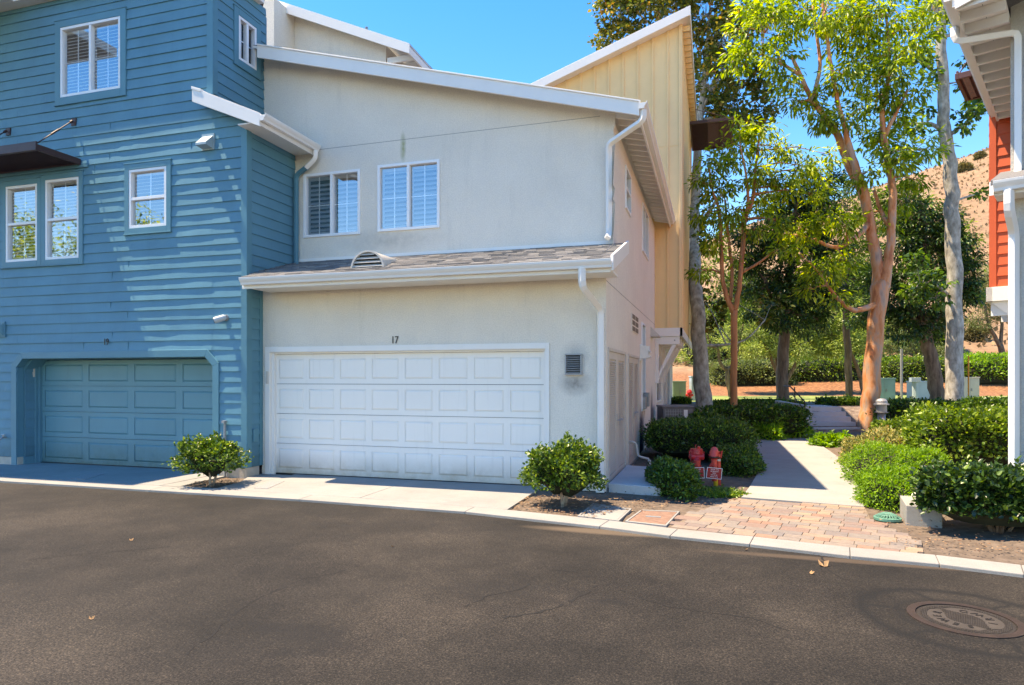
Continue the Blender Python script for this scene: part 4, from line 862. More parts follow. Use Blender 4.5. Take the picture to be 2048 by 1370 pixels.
for k in range(24): MB().box(XR+.03, xr_-.002, 18.7+k*.38, 18.75+k*.38, yr(XR)-.26, yr(XR)-.121).build('rafter_tail', M['yellow'], yel)
bkm = MB(); bkm.box(-6.9, XR-.01, 27.35, 27.4, 3.07, 9.5).box(-7, -6.95, YY+.02, 27.4, 5.6, 9.2).box(XS+.01, XR-.005, YY+.005, 27.3, 3.04, 3.07); bkm.build('rear_wall', M['yellow'], yel)
# white skirt band and knee brackets under the bay
bd = MB(); fbox(bd, FY, XS-.02, XR+.03, 2.84, 3.069, -.04, .03); fbox(bd, FYS, YY-.03, 27.3, 2.84, 3.069, -.04, .03)
bd.build('skirt_board', WM, yel, bevel=.004)
for yb_ in (18.62, 19.9, 21.2):
    br = MB(); br.box(XS+.0, XR-.05, yb_, yb_+.10, 2.62, 2.838); br.box(XS+.0, XS+.10, yb_, yb_+.10, 1.55, 2.62)
    br.hexa([(XS+.10,yb_+.015,1.70),(XS+.10,yb_+.085,1.70),(XR-.14,yb_+.085,2.61),(XR-.14,yb_+.015,2.61),(XS+.10,yb_+.015,1.86),(XS+.10,yb_+.085,1.86),(XR-.25,yb_+.085,2.619),(XR-.25,yb_+.015,2.619)])
    br.build('knee_bracket', WM, yel, bevel=.006)
    bo = MB(); bo.tube([(XR-.18, yb_-.008, 2.73), (XR-.18, yb_+.0, 2.73)], .02, 10); bo.build('bolt', M['grey_metal'], yel)
# awning on the side of the yellow bay
ya = XP(1380, 275, XR); awning(yel, FYS, 24.3, 27.2, 10.75, 1.55, [24.5, 27.0], M['brown_metal'], rodup=.6)
# ================================================================ red and white townhouse at the right
TH = R(41.5-16.9); ur = Vector((math.cos(TH), -math.sin(TH), 0)); br_ = Vector((math.sin(TH), math.cos(TH), 0))
P0 = D(2029, 900, 7.6); P0.z = 0
red = empty('red_townhouse', P0, 'townhouse with grey stucco corner and red lap siding at the right edge', 'house')
FRR = Fr(P0, ur, -br_)
GS = stucco('pale_grey_stucco', (.56, .535, .48))
wall(FRR, 0, 6, 0, 3.95).build('garage_wall', GS, red)
P1 = D(2021, 900, 8.1); P1.z = 0; FR1 = Fr(P1, ur, -br_)
wall(FR1, 0, 6, 3.8, 9.5).build('upper_wall', GS, red)
sw_ = MB(); FSR = Fr(P1, br_, -ur); wall(FSR, 0, 9, 0, 9.5, mb=sw_); FSR0 = Fr(P0, br_, -ur); wall(FSR0, 0, 1, 0, 3.9, mb=sw_); sw_.build('side_wall', GS, red)
# lower roof, gutter and downspout
zg_ = H + (YH-362)*7.0/F; e0 = FRR.p(-.16, zg_, .32)
lg = MB(); profile(lg, e0, FRR.p(5, zg_, .32), GUT, -br_); lg.build('gutter', WM, red, bevel=.003)
lr = MB(); lr.hexa([FRR.p(-.19,zg_+.08,.36),FRR.p(5,zg_+.08,.36),FRR.p(5,zg_+.42,-.70),FRR.p(-.19,zg_+.42,-.70),FRR.p(-.19,zg_+.14,.36),FRR.p(5,zg_+.14,.36),FRR.p(5,zg_+.48,-.70),FRR.p(-.19,zg_+.48,-.70)]); lr.build('garage_roof', M['shingle'], red)
lf_ = MB(); fbox(lf_, FRR, -.16, 5, zg_-.03, zg_+.09, .28, .318); lf_.hexa([FRR.p(-.20,zg_-.03,.36),FRR.p(-.16,zg_-.03,.36),FRR.p(-.16,zg_+.34,-.7),FRR.p(-.20,zg_+.34,-.7),FRR.p(-.20,zg_+.12,.36),FRR.p(-.16,zg_+.12,.36),FRR.p(-.16,zg_+.46,-.7),FRR.p(-.20,zg_+.46,-.7)]); fbox(lf_, FRR, -.16, 5, zg_-.03, zg_-.005, 0, .28); lf_.build('fascia', WM, red)
downspout(red, [FRR.p(-.02, zg_, .38), FRR.p(-.02, zg_-.22, .38), FRR.p(.0, zg_-.42, .075), FRR.p(.0, zg_-.6, .075), FRR.p(.0, .3, .075)], WM, .066)
# upper eave, soffit and downspout
zu = H + 760*7.9/F; 
A_ = D(1925, 0, 7.6); B_ = D(2018, 288, 7.6)
eg = MB(); yo = .92; zt_ = 1.71 + 752*7.0/F
E0 = FR1.p(-.56, 0, .52); 
# choose the eave height so that its far end drops behind the red wall
ze = 6.18
def up(u, v, w_): return FR1.p(u, v, w_)
OV, WF, BK_ = -.44, .95, -4.5
ro = MB(); ro.hexa([up(OV,ze-.06,WF),up(6,ze+1.8,WF),up(6,ze+1.8,BK_),up(OV,ze-.06,BK_),up(OV,ze+.05,WF),up(6,ze+1.92,WF),up(6,ze+1.92,BK_),up(OV,ze+.05,BK_)]); ro.build('main_roof', M['shingle'], red)
fs_ = MB(); fbox(fs_, FR1, OV-.03, OV, ze-.16, ze+.06, BK_, WF); fs_.hexa([up(OV,ze-.20,WF),up(6,ze+1.6,WF),up(6,ze+1.6,WF+.03),up(OV,ze-.20,WF+.03),up(OV,ze+.06,WF),up(6,ze+1.9,WF),up(6,ze+1.9,WF+.03),up(OV,ze+.06,WF+.03)]); fs_.build('fascia', WM, red)
g5 = MB(); profile(g5, up(OV-.031, ze-.08, WF+.02), up(OV-.031, ze-.08, BK_), GUT, -ur); g5.build('gutter', WM, red, bevel=.003)
for k in range(-2, 13):
    rt_ = MB(); fbox(rt_, FR1, OV+.002, -.002, ze-.19, ze-.07, .20-.36*k-.05, .20-.36*k); rt_.build('rafter_tail', WM, red)
so2 = MB(); fbox(so2, FR1, OV+.002, OV*.5-.003, ze-.068, ze-.0645, BK_, WF-.01); fbox(so2, FR1, OV*.5+.003, -.001, ze-.068, ze-.0645, BK_, WF-.01); so2.build('soffit', M['white'], red)
downspout(red, [up(OV-.10, ze-.08, .22), up(OV-.10, ze-.26, .22), up(.08, ze-.30, .09), up(.08, ze-.46, .075), up(.08, 4.25, .075), up(.08, 4.12, .15)], WM, .066)
# red bay
P2 = D(1980, 700, 11.2); P2.z = 0; FR2 = Fr(P2, ur, -br_); zb2 = H + (YH-575)*11.2/F
wall(FR2, 0, 2.0, zb2, 9.6, lap=.019, expo=.183).build('red_siding_wall', M['red'], red)
wall(Fr(P2, br_, -ur), 0, 6, zb2, 9.6, lap=.019).build('red_side_wall', M['red'], red)
cbm = MB(); fbox(cbm, FR2, -.01, .09, zb2, 9.6, .0, .03); cbm.build('corner_board', M['red'], red, bevel=.004)
sk2 = MB(); fbox(sk2, FR2, -.05, 2, zb2-.24, zb2-.001, -.04, .05); fbox(sk2, Fr(P2, br_, -ur), -.05, 6, zb2-.24, zb2-.001, -.04, .05); sk2.build('skirt_board', WM, red, bevel=.004)
for k in range(2):
    kb2 = MB(); c = Fr(P2 + br_*(k*1.6), ur, -br_); kb2.hexa([c.p(.0,zb2-.48,-.12),c.p(.5,zb2-.48,-.12),c.p(.5,zb2-.48,-.02),c.p(.25,zb2-.48,-.02),c.p(.0,zb2-.241,-.12),c.p(.5,zb2-.241,-.12),c.p(.5,zb2-.241,-.02),c.p(.0,zb2-.241,-.02)]); kb2.build('knee_bracket', WM, red, bevel=.004)
pa = D(1962, 130, 11.6); FA = Fr(P2, br_, -ur)
zaw = H + (YH-150)*12.2/F
awning(red, FA, .9, 2.2, zaw, .62, [1.0, 2.1], M['brown_metal'], rodup=.9)
# ================================================================ leaves, shrubs and trees
def leaf_mesh(name, pts, dirs, nrms, size, aspect, mat, parent=None, kind='oval', fold=.18, rs=None):
    """pts (N,3) leaf bases; one small folded leaf each"""
    rs = rs or np.random.RandomState(1); N_ = len(pts)
    d = dirs/np.maximum(1e-6, np.linalg.norm(dirs, axis=1, keepdims=True))
    s_ = np.cross(d, nrms); s_ /= np.maximum(1e-6, np.linalg.norm(s_, axis=1, keepdims=True)); n_ = np.cross(s_, d)
    L_ = (size*rs.uniform(.6, 1.25, N_))[:, None]; W_ = L_*aspect*.5
    off = OFF[parent.name] if parent else Vector((0, 0, 0)); base = pts - np.array(off)
    if kind == 'oval':
        V = np.stack([base, base+d*L_*.33+s_*W_+n_*W_*fold, base+d*L_*.70+s_*W_*.75+n_*W_*fold-n_*L_*.04, base+d*L_-n_*L_*.14, base+d*L_*.70-s_*W_*.75+n_*W_*fold-n_*L_*.04, base+d*L_*.33-s_*W_+n_*W_*fold], 1)
        k = 6; F_ = np.array([[0,1,2,3],[0,3,4,5]])
    else:
        V = np.stack([base, base+d*L_*.45+s_*W_+n_*W_*fold, base+d*L_-n_*L_*.15, base+d*L_*.45-s_*W_+n_*W_*fold], 1)
        k = 4; F_ = np.array([[0,1,2],[0,2,3]])
    V = V.reshape(-1, 3); m_ = F_.shape[1]; loops = (F_[None]+ (np.arange(N_)*k)[:, None, None]).reshape(-1)
    me = bpy.data.meshes.new(name); me.vertices.add(len(V)); me.vertices.foreach_set('co', V.astype(np.float32).reshape(-1))
    npol = N_*len(F_); me.loops.add(npol*m_); me.loops.foreach_set('vertex_index', loops.astype(np.int32))
    me.polygons.add(npol); me.polygons.foreach_set('loop_start', (np.arange(npol)*m_).astype(np.int32)); me.polygons.foreach_set('loop_total', np.full(npol, m_, np.int32))
    me.update(calc_edges=True); me.validate(); me.materials.append(mat)
    o = bpy.data.objects.new(name, me); sc.collection.objects.link(o); OFF[o.name] = off
    if parent: o.parent = parent
    return o
def unit(a): return a/np.maximum(1e-6, np.linalg.norm(a, axis=1, keepdims=True))
def shrub(name, cat, label, c, rx, ry, z0, h, n, size, mat, shape='dome', rot=0.0, aspect=.55, seed=1, stems=3, group=None, lump=.13, flare=0, kind='oval', core=.80):
    """clipped or mounded shrub: leaves at all depths of an uneven outer shell, solid dark core, stems to the ground"""
    rs = np.random.RandomState(seed); root = empty(name, (c[0], c[1], z0), label, cat, group)
    ca_, sa_ = math.cos(rot), math.sin(rot); pw = 4.5 if shape == 'box' else 2.2
    d = unit(rs.normal(size=(n, 3))); d[:, 2] = np.where(d[:, 2] < (-.35 if stems or shape == 'box' else -.42), -d[:, 2], d[:, 2])
    q = (np.abs(d)**pw).sum(1)**(-1/pw)
    ph = rs.uniform(0, 6.28, 6)
    def lumps(x): return 1 + lump*(np.sin(x[:,0]*5+ph[0])*np.sin(x[:,1]*5+ph[1]) + .7*np.sin(x[:,2]*7+ph[2]+x[:,0]*4) + .5*np.sin(x[:,0]*11+ph[3])*np.cos(x[:,1]*12+x[:,2]*9+ph[4]))
    deep = 1 - np.abs(rs.normal(0, .10, n)) + rs.normal(0, .025, n) + (rs.uniform(size=n) > .90)*rs.uniform(0, .16, n)
    p = d*q[:, None]*lumps(d)[:, None]*deep[:, None]
    lowz = .0 if stems == 0 else .035
    hz = h*(1-lowz)/2 if shape == 'box' else h*(1-lowz)*.5
    zc = z0 + h*lowz + hz
    if stems == 0 and shape != 'box': hz, zc = h*.70, z0 + h*.30
    tp = 1 - flare*np.clip(-p[:, 2], 0, 1)
    X = p[:, 0]*rx*tp; Y = p[:, 1]*ry*tp; Z = np.maximum(p[:, 2]*hz + zc, z0+.01)
    P = np.stack([c[0]+X*ca_-Y*sa_, c[1]+X*sa_+Y*ca_, Z], 1)
    out = np.stack([d[:,0]*ca_-d[:,1]*sa_, d[:,0]*sa_+d[:,1]*ca_, d[:,2]], 1)
    dirs = unit(out*.9 + rs.normal(0, .7, (n, 3)) + np.array([0, 0, .35])); nr = unit(out*.5 + rs.normal(0, .6, (n, 3)) + np.array([0, 0, .8]))
    ns_ = min(40, n//220) if stems else min(24, n//400); idx = rs.choice(np.where(out[:, 2] > .15)[0], ns_); SP, SD, SN = [], [], []
    for q_ in idx:
        dv = unit((out[q_]*.6 + rs.normal(0, .25, 3) + np.array([0, 0, .9]))[None])[0]; ln_ = size*rs.uniform(1.2, 3.0 if stems else 1.8)
        for k in range(9):
            a_ = k*2.4; sd = np.array([math.cos(a_), math.sin(a_), .5]); SP.append(P[q_] + dv*ln_*(k/8)); SD.append(sd + dv*.8*(k/8)); SN.append(dv + sd*.2)
    P = np.concatenate([P, np.array(SP)]); dirs = np.concatenate([dirs, unit(np.array(SD))]); nr = np.concatenate([nr, unit(np.array(SN))])
    leaf_mesh('foliage', P, dirs, nr, size, aspect, mat, root, kind, rs=rs)
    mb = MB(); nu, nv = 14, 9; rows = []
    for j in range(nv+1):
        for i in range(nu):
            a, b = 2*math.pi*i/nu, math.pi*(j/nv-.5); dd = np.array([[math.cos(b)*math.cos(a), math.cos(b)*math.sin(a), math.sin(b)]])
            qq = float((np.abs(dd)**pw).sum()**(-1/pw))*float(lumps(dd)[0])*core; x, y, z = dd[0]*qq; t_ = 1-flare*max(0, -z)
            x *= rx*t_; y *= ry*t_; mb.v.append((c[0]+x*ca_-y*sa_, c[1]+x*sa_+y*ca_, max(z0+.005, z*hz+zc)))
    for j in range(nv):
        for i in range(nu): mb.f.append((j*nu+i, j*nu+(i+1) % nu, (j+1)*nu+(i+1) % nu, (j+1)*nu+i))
    mb.build('dark_core', M['core'], root)  # solid dark filler put inside to block the view through the leaves
    if stems:
        sb = MB()
        for k in range(stems):
            a = rs.uniform(0, 6.28); r_ = .06 if stems < 6 else min(rx, ry)*.5*rs.uniform(.2, 1)
            b0 = Vector((c[0]+math.cos(a)*r_*.4, c[1]+math.sin(a)*r_*.4, z0-.03)); b1 = Vector((c[0]+math.cos(a)*rx*.45, c[1]+math.sin(a)*ry*.45, zc))
            sb.tube([b0, b0.lerp(b1, .45)+Vector((0, 0, .04)), b1], [.022, .016, .008], 7)
        sb.build('stems', BK['brown'] if stems > 3 else M_stem, root)
    return root
M_stem = bark('pale_stem_bark', [(.3, (.22,.15,.10)), (.5, (.38,.27,.19)), (.7, (.50,.38,.28))], (6, 6, 2))
def smooth_path(P, rad, k=4):
    n = len(P); out = []; ro = []
    for i in range(n-1):
        p0, p1, p2, p3 = P[max(0, i-1)], P[i], P[i+1], P[min(n-1, i+2)]
        for j in range(k):
            t_ = j/k; out.append(.5*((2*p1)+(p2-p0)*t_+(2*p0-5*p1+4*p2-p3)*t_*t_+(3*p1-p0-3*p2+p3)*t_**3)); ro.append(rad[i]*(1-t_)+rad[i+1]*t_)
    return out+[P[-1]], ro+[rad[-1]]
def tree(name, label, d0, trunk, limbs, blobs, leafmat_, barkmat, size=.13, per=60, aspect=.36, seed=1, group=None, dens=1.0, droop=.5, cr=.30, kind='oval', cat='tree', star=False, nseg=10, base_z=None, twigs=True):
    """trunk/limbs: lists of (px, py, r_px, distance offset); blobs: (px, py, r_px, offset) foliage masses at their own distance"""
    rs = np.random.RandomState(seed); q = lambda p: D(p[0], p[1], d0 + (p[3] if len(p) > 3 else 0)); rr_ = lambda p: p[2]/F*d0
    b0 = q(trunk[0]); root = empty(name, (b0.x, b0.y, b0.z), label, cat, group); mb = MB(); skel = []
    for li, path in enumerate([trunk] + limbs):
        P, Rr = smooth_path([q(p) for p in path], [rr_(p) for p in path]); 
        if li == 0: P = [P[0]-Vector((0,0,.6))] + P; Rr = [Rr[0]*1.15] + Rr
        jit = [Vector(rs.normal(0, 1, 3))*r_*.10 for r_ in Rr]
        mb.tube([a+b for a, b in zip(P, jit)], Rr, nseg if li == 0 else 8); 
        if li or len(limbs) == 0: skel += [(p, r_) for p, r_ in zip(P, Rr)]
        else: skel += [(p, r_) for p, r_ in list(zip(P, Rr))[len(P)//2:]]
    SK = np.array([[*p] for p, _ in skel]); tw = mb; LP, LD, LN = [], [], []
    for bi, bl in enumerate(blobs):
        c = np.array(q(bl)); R_ = bl[2]/F*(d0+(bl[3] if len(bl) > 3 else 0))
        k0 = int(np.argmin(((SK-c)**2).sum(1) + 2.0*np.maximum(0, SK[:,2]-c[2])**2)); A = Vector(SK[k0]); C = Vector(c)
        mid = A.lerp(C, .55)+Vector((0, 0, .08*(C-A).length)); rt_ = min(skel[k0][1]*.7, .05+.0*R_)
        if twigs and (C-A).length > .15: tw.tube([A, mid, C], [rt_, rt_*.6, rt_*.3], 5, False)
        nc = max(3, int(dens*9*(R_/cr)**1.9/4))
        dd = unit(rs.normal(size=(nc, 3))); rad = rs.uniform(.25, 1, nc)**.6
        cc = c + dd*rad[:, None]*R_*np.array([1.05, 1.05, .85])
        for j in range(nc):
            e = Vector(cc[j])
            if twigs and j % 2 == 0: tw.tube([C.lerp(mid, .3), C.lerp(e, .5)+Vector((0,0,.05)), e], [rt_*.28+.004, .007, .004], 3, False)
            npr = int(per*rs.uniform(.6, 1.3)); od = np.array((e-C).normalized()) if (e-C).length > 1e-3 else np.array([0,0,1.])
            g = unit(rs.normal(size=(npr, 3)))
            rloc = cr*rs.uniform(.1, 1, npr)**.7
            pts = cc[j] + g*rloc[:, None]*np.array([1, 1, .6])
            ld = g*.8 + od*.35 + rs.normal(0, .3, (npr, 3)); ld[:, 2] -= droop
            LP.append(pts); LD.append(unit(ld)); LN.append(unit(rs.normal(0, .45, (npr, 3)) + np.array([0, 0, 1.0]) + g*.3))
    mb.build('trunk', barkmat, root, smooth=True)
    leaf_mesh('crown', np.concatenate(LP), np.concatenate(LD), np.concatenate(LN), size, aspect, leafmat_, root, kind, rs=rs)
    return root
# --- orange barked gum in the middle
A_bl = [(1530,60,62,0),(1490,110,42,.6),(1560,120,40,-.5),(1600,25,48,.8),(1520,10,50,.4),(1650,20,52,-.4),(1700,55,55,.5),(1765,30,58,-.3),(1830,60,50,.4),(1800,115,48,-.6),(1740,120,50,.3),(1690,150,42,-.5),(1755,195,48,.4),(1815,190,38,-.3),(1600,205,38,.3),(1575,165,30,-.4),(1640,240,38,.2),(1700,235,35,-.5),(1790,250,40,.5),(1840,300,40,0),(1790,325,48,-.5),(1750,290,32,.6),(1735,345,28,-.6),
        (1690,450,30,-.6),(1600,455,34,-.9),(1650,440,32,-1.2),(1560,470,26,-.9),(1640,540,40,-1.0),(1690,520,34,-.6),(1600,510,26,-1.1),(1670,590,24,-1.0),(1800,400,32,.3),(1740,430,26,.5),(1770,450,22,.3),(1830,360,28,.4),(1620,580,20,-1.0),(1780,150,36,-.8),(1720,10,50,.2),(1870,20,34,-.2)]
tree('gum_tree', 'tall gum tree with peeling orange bark and open yellow green crown beside the steps', 20.6,
     [(1733,866,19,0),(1740,800,17.5,0),(1748,700,16,0),(1755,620,16,0),(1764,570,17.5,0)],
     [[(1762,580,15,0),(1752,520,11,.1),(1744,470,10,.1),(1733,410,9.5,.1),(1719,370,10,.1),(1695,325,8,.2),(1678,275,7,.3),(1655,240,5.5,.3),(1625,200,5,.3),(1600,150,4,.3),(1583,110,3,.3)],
      [(1720,372,9,.1),(1712,335,7.5,-.1),(1700,300,6.5,-.1),(1690,260,5,-.2),(1672,190,4.2,-.2),(1660,120,3.5,-.2),(1650,40,3,-.1),(1640,-20,2,0)],
      [(1764,578,14,0),(1776,520,8.5,-.1),(1782,470,8,-.1),(1786,400,7.5,-.1),(1779,340,6.5,0),(1768,275,6,0),(1764,230,5,0),(1775,170,4,.1),(1778,90,3,.1),(1770,20,2,0)],
      [(1750,610,7,-.1),(1715,620,5,-.5),(1690,612,4.5,-.8),(1665,585,3.5,-1.0),(1648,560,2.5,-1.0)],
      [(1742,445,6,.1),(1705,480,4.5,-.3),(1670,495,4,-.6),(1630,480,3,-.8),(1590,470,2,-.9)],
      [(1600,150,4,.3),(1560,125,3,.3),(1525,110,2,.3)], [(1625,200,4.5,.3),(1640,130,3.5,.5),(1632,60,3,.6),(1625,10,2,.6)],
      [(1783,460,5,0),(1762,420,4,.2),(1748,380,3,.3)], [(1768,275,5,0),(1790,230,3.5,-.2),(1815,180,2.5,-.3)]],
     A_bl, LF['gum'], BK['gum'], size=.20, per=32, aspect=.33, seed=3, droop=.55, cr=.36, dens=2.1)
# --- small orange stemmed gum at the left of the path
B_bl = [(1430,330,36,0),(1470,300,40,.3),(1520,270,36,-.3),(1560,300,34,.2),(1500,345,36,-.4),(1440,380,34,.3),(1545,350,30,0),(1600,330,34,-.2),(1480,250,26,0),(1410,430,30,.2),(1470,420,34,-.3),(1530,400,30,.3),(1580,380,28,0),(1430,480,28,0),(1510,460,26,-.4),(1550,440,26,-.3),(1405,540,22,.2),(1560,500,18,-.4),(1470,520,16,.2),(1640,350,26,0),(1625,390,22,0),(1660,310,20,0),(1410,370,22,0),(1450,440,22,.4)]
tree('small_gum_tree', 'slender gum tree with smooth orange stem dividing low beside the cream house hedge', 19.0,
     [(1468,850,7.5,0),(1468,780,7,0),(1468,700,6.5,0),(1468,620,6.5,0)],
     [[(1467,625,6,0),(1452,590,4.5,0),(1444,545,4,0),(1442,480,3.5,0),(1438,420,3,0),(1425,380,2,0),(1418,330,1.5,0)],
      [(1460,600,4,.1),(1464,560,3.5,.1),(1462,520,3,.1),(1455,460,2.5,.2),(1450,400,2,.2)],
      [(1470,622,5.5,0),(1478,580,4.5,-.1),(1485,500,4.5,-.1),(1490,440,4.5,-.1),(1505,400,3.5,-.1),(1510,350,3,-.1),(1516,290,2,-.1)],
      [(1490,440,3.5,-.1),(1496,400,3,-.2),(1492,350,2,-.3),(1480,290,1.5,-.3)],
      [(1484,545,3,-.1),(1515,527,2.5,-.2),(1545,505,1.8,-.3)]],
     B_bl, LF['gum'], BK['orange'], size=.18, per=28, aspect=.33, seed=5, droop=.5, cr=.30, dens=2.1)
# --- plane tree at the left, brownish crown over the yellow roof
C_bl = [(1235,30,48,0),(1215,80,34,.5),(1290,15,48,-.5),(1350,10,46,.4),(1410,30,56,0),(1450,80,52,-.6),(1400,110,46,.5),(1490,40,40,.3),(1420,170,48,-.3),(1475,150,46,.4),(1520,180,34,0),(1410,225,40,.6),(1470,215,44,-.5),(1530,225,26,.3),(1440,265,38,0),(1500,250,32,.2),(1260,85,30,-.3),(1240,-30,50,0),(1330,-40,60,0),(1420,-40,60,0),(1400,590,22,-.5),(1420,640,24,-.6),(1440,600,22,-.6),(1520,640,18,-.8),(1545,610,18,-.8),(1400,480,24,0),(1395,390,22,0)]
C_bl = [(a, b, c, d+(3 if b < 400 else 0)) for a, b, c, d in C_bl]
tree('plane_tree', 'pale mottled plane tree trunk beside the yellow bay with browning upper crown', 24.5,
     [(1407,835,16,-2.2),(1403,740,14,-2.2),(1396,640,12.5,-2.2),(1390,560,12,-1.6),(1389,460,11,0),(1391,380,10,1.5),(1396,300,9,2.5),(1402,220,7,3),(1412,120,5,3),(1420,20,3,3)],
     [[(1390,480,5,0),(1420,420,4,0),(1450,380,2.5,0)], [(1402,220,5,3),(1440,150,3.5,3),(1470,80,2.5,3)], [(1396,290,5,2.5),(1380,190,4,3),(1340,90,3,3.3),(1280,30,2,3.4)], [(1400,690,3.5,-2.2),(1440,690,2.5,-2),(1490,680,1.5,-1.8),(1530,640,1.2,-1.6)], [(1402,240,4,3),(1450,230,3,3),(1510,200,2,3)]],
     C_bl, LF['plane'], BK['plane'], size=.17, per=24, aspect=.8, seed=8, droop=.35, cr=.36, dens=2.3, kind='oval')
# --- tall plane tree at the right
D_bl = [(1930,225,24,0),(1960,205,28,.3),(1950,165,20,-.3),(1930,120,16,.3),(1965,90,22,0),(1925,40,22,.3),(1950,20,22,0),(1905,20,16,0),(1835,245,20,-.2),(1855,225,16,.2),(1805,250,14,.2),(1850,130,16,.2),(1840,100,20,0),(1955,388,13,.2),(1890,-30,50,0),(1950,-30,40,0),(1970,180,20,.5),(1860,150,12,0),(1930,250,14,-.3),(1850,555,24,-.4),(1830,580,26,-.5),(1870,600,22,-.5),(1830,520,24,-.6),(1880,560,18,-.5)]
tree('right_plane_tree'.replace('right_', ''), 'tall straight plane tree with pale grey bark rising in front of the beige utility cabinet', 23.0,
     [(1911,830,16.5,0),(1909,740,16,0),(1909,640,15,0),(1908,540,14,0),(1906,440,13.5,0),(1902,370,12.5,0),(1893,290,12,0),(1888,240,11,0),(1885,150,10,0),(1881,60,9,0),(1882,20,8,0),(1884,-60,6,0)],
     [[(1890,268,5,0),(1868,250,4,.1),(1840,247,3,.2),(1800,252,2,.2)], [(1892,275,5,0),(1915,258,3.5,0),(1940,240,3,.1),(1962,212,2,.2)], [(1886,75,4,0),(1905,70,3,.1),(1935,74,2.5,.2),(1965,90,2,.2)], [(1905,405,3,0),(1930,395,2,.1),(1955,388,1.3,.2)], [(1884,50,6,0),(1895,20,4,.1),(1905,-20,3,.1)], [(1886,170,3,0),(1865,140,2.5,0),(1840,120,1.5,0)], [(1897,590,3.5,0),(1870,570,2.5,-.3),(1840,565,1.5,-.4)], [(1881,40,5,0),(1868,15,4,0),(1855,-20,3,0)]],
     D_bl, LF['plane_green'], BK['plane'], size=.17, per=20, aspect=.8, seed=9, droop=.4, cr=.30, dens=1.7)
# --- dark evergreens
E_bl = [(1570,590,44,0),(1530,620,34,-.4),(1610,610,42,.3),(1640,640,28,0),(1600,650,26,-.5),(1560,640,30,-.5),(1540,550,38,.3),(1600,550,42,-.4),(1650,560,40,.3),(1560,500,40,0),(1620,490,42,.3),(1660,500,36,-.3),(1590,440,40,.2),(1650,430,38,0),(1540,450,30,.4),(1620,390,34,0),(1680,600,28,0),(1570,400,30,.3),(1660,370,30,.3),(1510,580,24,0),(1500,530,32,.2),(1490,475,28,.4),(1525,495,30,-.2)]
tree('evergreen_tree', 'dark evergreen tree with brown trunk left of the concrete steps', 26.5,
     [(1561,822,13,0),(1564,760,12,0),(1568,700,11,0),(1571,640,10,0)], [[(1571,650,9,0),(1578,560,7,0),(1585,500,6,0),(1590,430,4,0),(1600,380,2.5,0)], [(1572,640,7,0),(1610,580,5,.2),(1650,520,3,.3)], [(1571,650,6,0),(1545,600,4,-.2),(1530,560,3,-.2)]],
     E_bl, LF['dark'], BK['brown'], size=.15, per=44, aspect=.42, seed=12, droop=.45, cr=.34, dens=3.0)
F_bl = [(1790,600,42,0),(1840,620,44,-.4),(1880,640,36,.3),(1810,660,30,-.3),(1860,670,24,0),(1770,560,38,.3),(1830,560,46,-.4),(1890,580,40,.3),(1930,600,26,.3),(1920,550,32,0),(1860,500,46,0),(1800,500,40,.3),(1910,490,38,-.2),(1940,520,24,.2),(1840,440,44,.2),(1890,440,34,0),(1780,450,30,.4),(1820,400,30,.3),(1760,620,30,.5),(1720,640,22,.6),(1940,560,22,0)]
tree('evergreen_tree', 'dark evergreen tree with leaning reddish trunk between the pale utility cabinets', 27.5,
     [(1878,812,15,0),(1870,760,14,0),(1860,710,13,0),(1848,660,12,0)], [[(1850,670,10,0),(1840,600,8,0),(1845,520,6,0),(1850,450,4,0),(1840,400,2.5,0)], [(1850,670,8,0),(1890,610,5,0),(1910,550,3,0)], [(1848,665,8,0),(1800,600,5,.1),(1780,540,3,.2)]],
     F_bl, LF['dark'], BK['brown'], size=.16, per=46, aspect=.42, seed=14, droop=.45, cr=.36, dens=3.0)
G_bl = [(1840,420,34,0),(1870,460,36,.3),(1920,470,34,0),(1900,520,34,-.3),(1940,530,26,.3),(1850,510,30,.3),(1800,450,28,.3),(1790,400,26,0),(1950,590,24,0),(1820,480,30,-.3)]
tree('bushy_tree', 'lighter green bushy tree crown filling the gap behind the tall grey trunk', 32,
     [(1905,815,8,0),(1900,700,8,0),(1890,600,7,0)], [[(1890,600,6,0),(1880,520,4,0),(1860,440,3,0)]],
     G_bl, LF['mid'], BK['brown'], size=.19, per=34, aspect=.45, seed=15, cr=.42, dens=2.8, kind='diamond')
G2 = [(1440,560,24,0),(1480,540,24,0),(1500,590,26,.4),(1450,620,24,.3),(1700,500,34,0),(1720,560,34,.3),(1690,440,32,0),(1560,420,32,0),(1520,480,28,.3),(1530,410,26,0),(1730,480,30,0),(1740,610,28,0),(1610,350,30,0),(1650,400,34,0),(1700,380,26,0),(1430,500,28,0),(1405,540,26,.3),(1455,455,28,0),(1730,410,32,0),(1765,440,30,.3),(1725,520,34,0),(1420,600,26,.2),(1480,620,26,0),(1750,560,30,.2)]
tree('bushy_tree', 'mid green bushy tree crown half hidden behind the orange gum tree', 31,
     [(1700,815,7,0),(1695,700,7,0),(1690,560,6,0)], [[(1690,560,5,0),(1620,480,4,0),(1540,430,2.5,0)], [(1690,600,5,0),(1560,600,3,0),(1480,570,2,0)]],
     G2, LF['mid'], BK['brown'], size=.18, per=32, aspect=.4, seed=16, cr=.40, dens=2.6, kind='diamond')
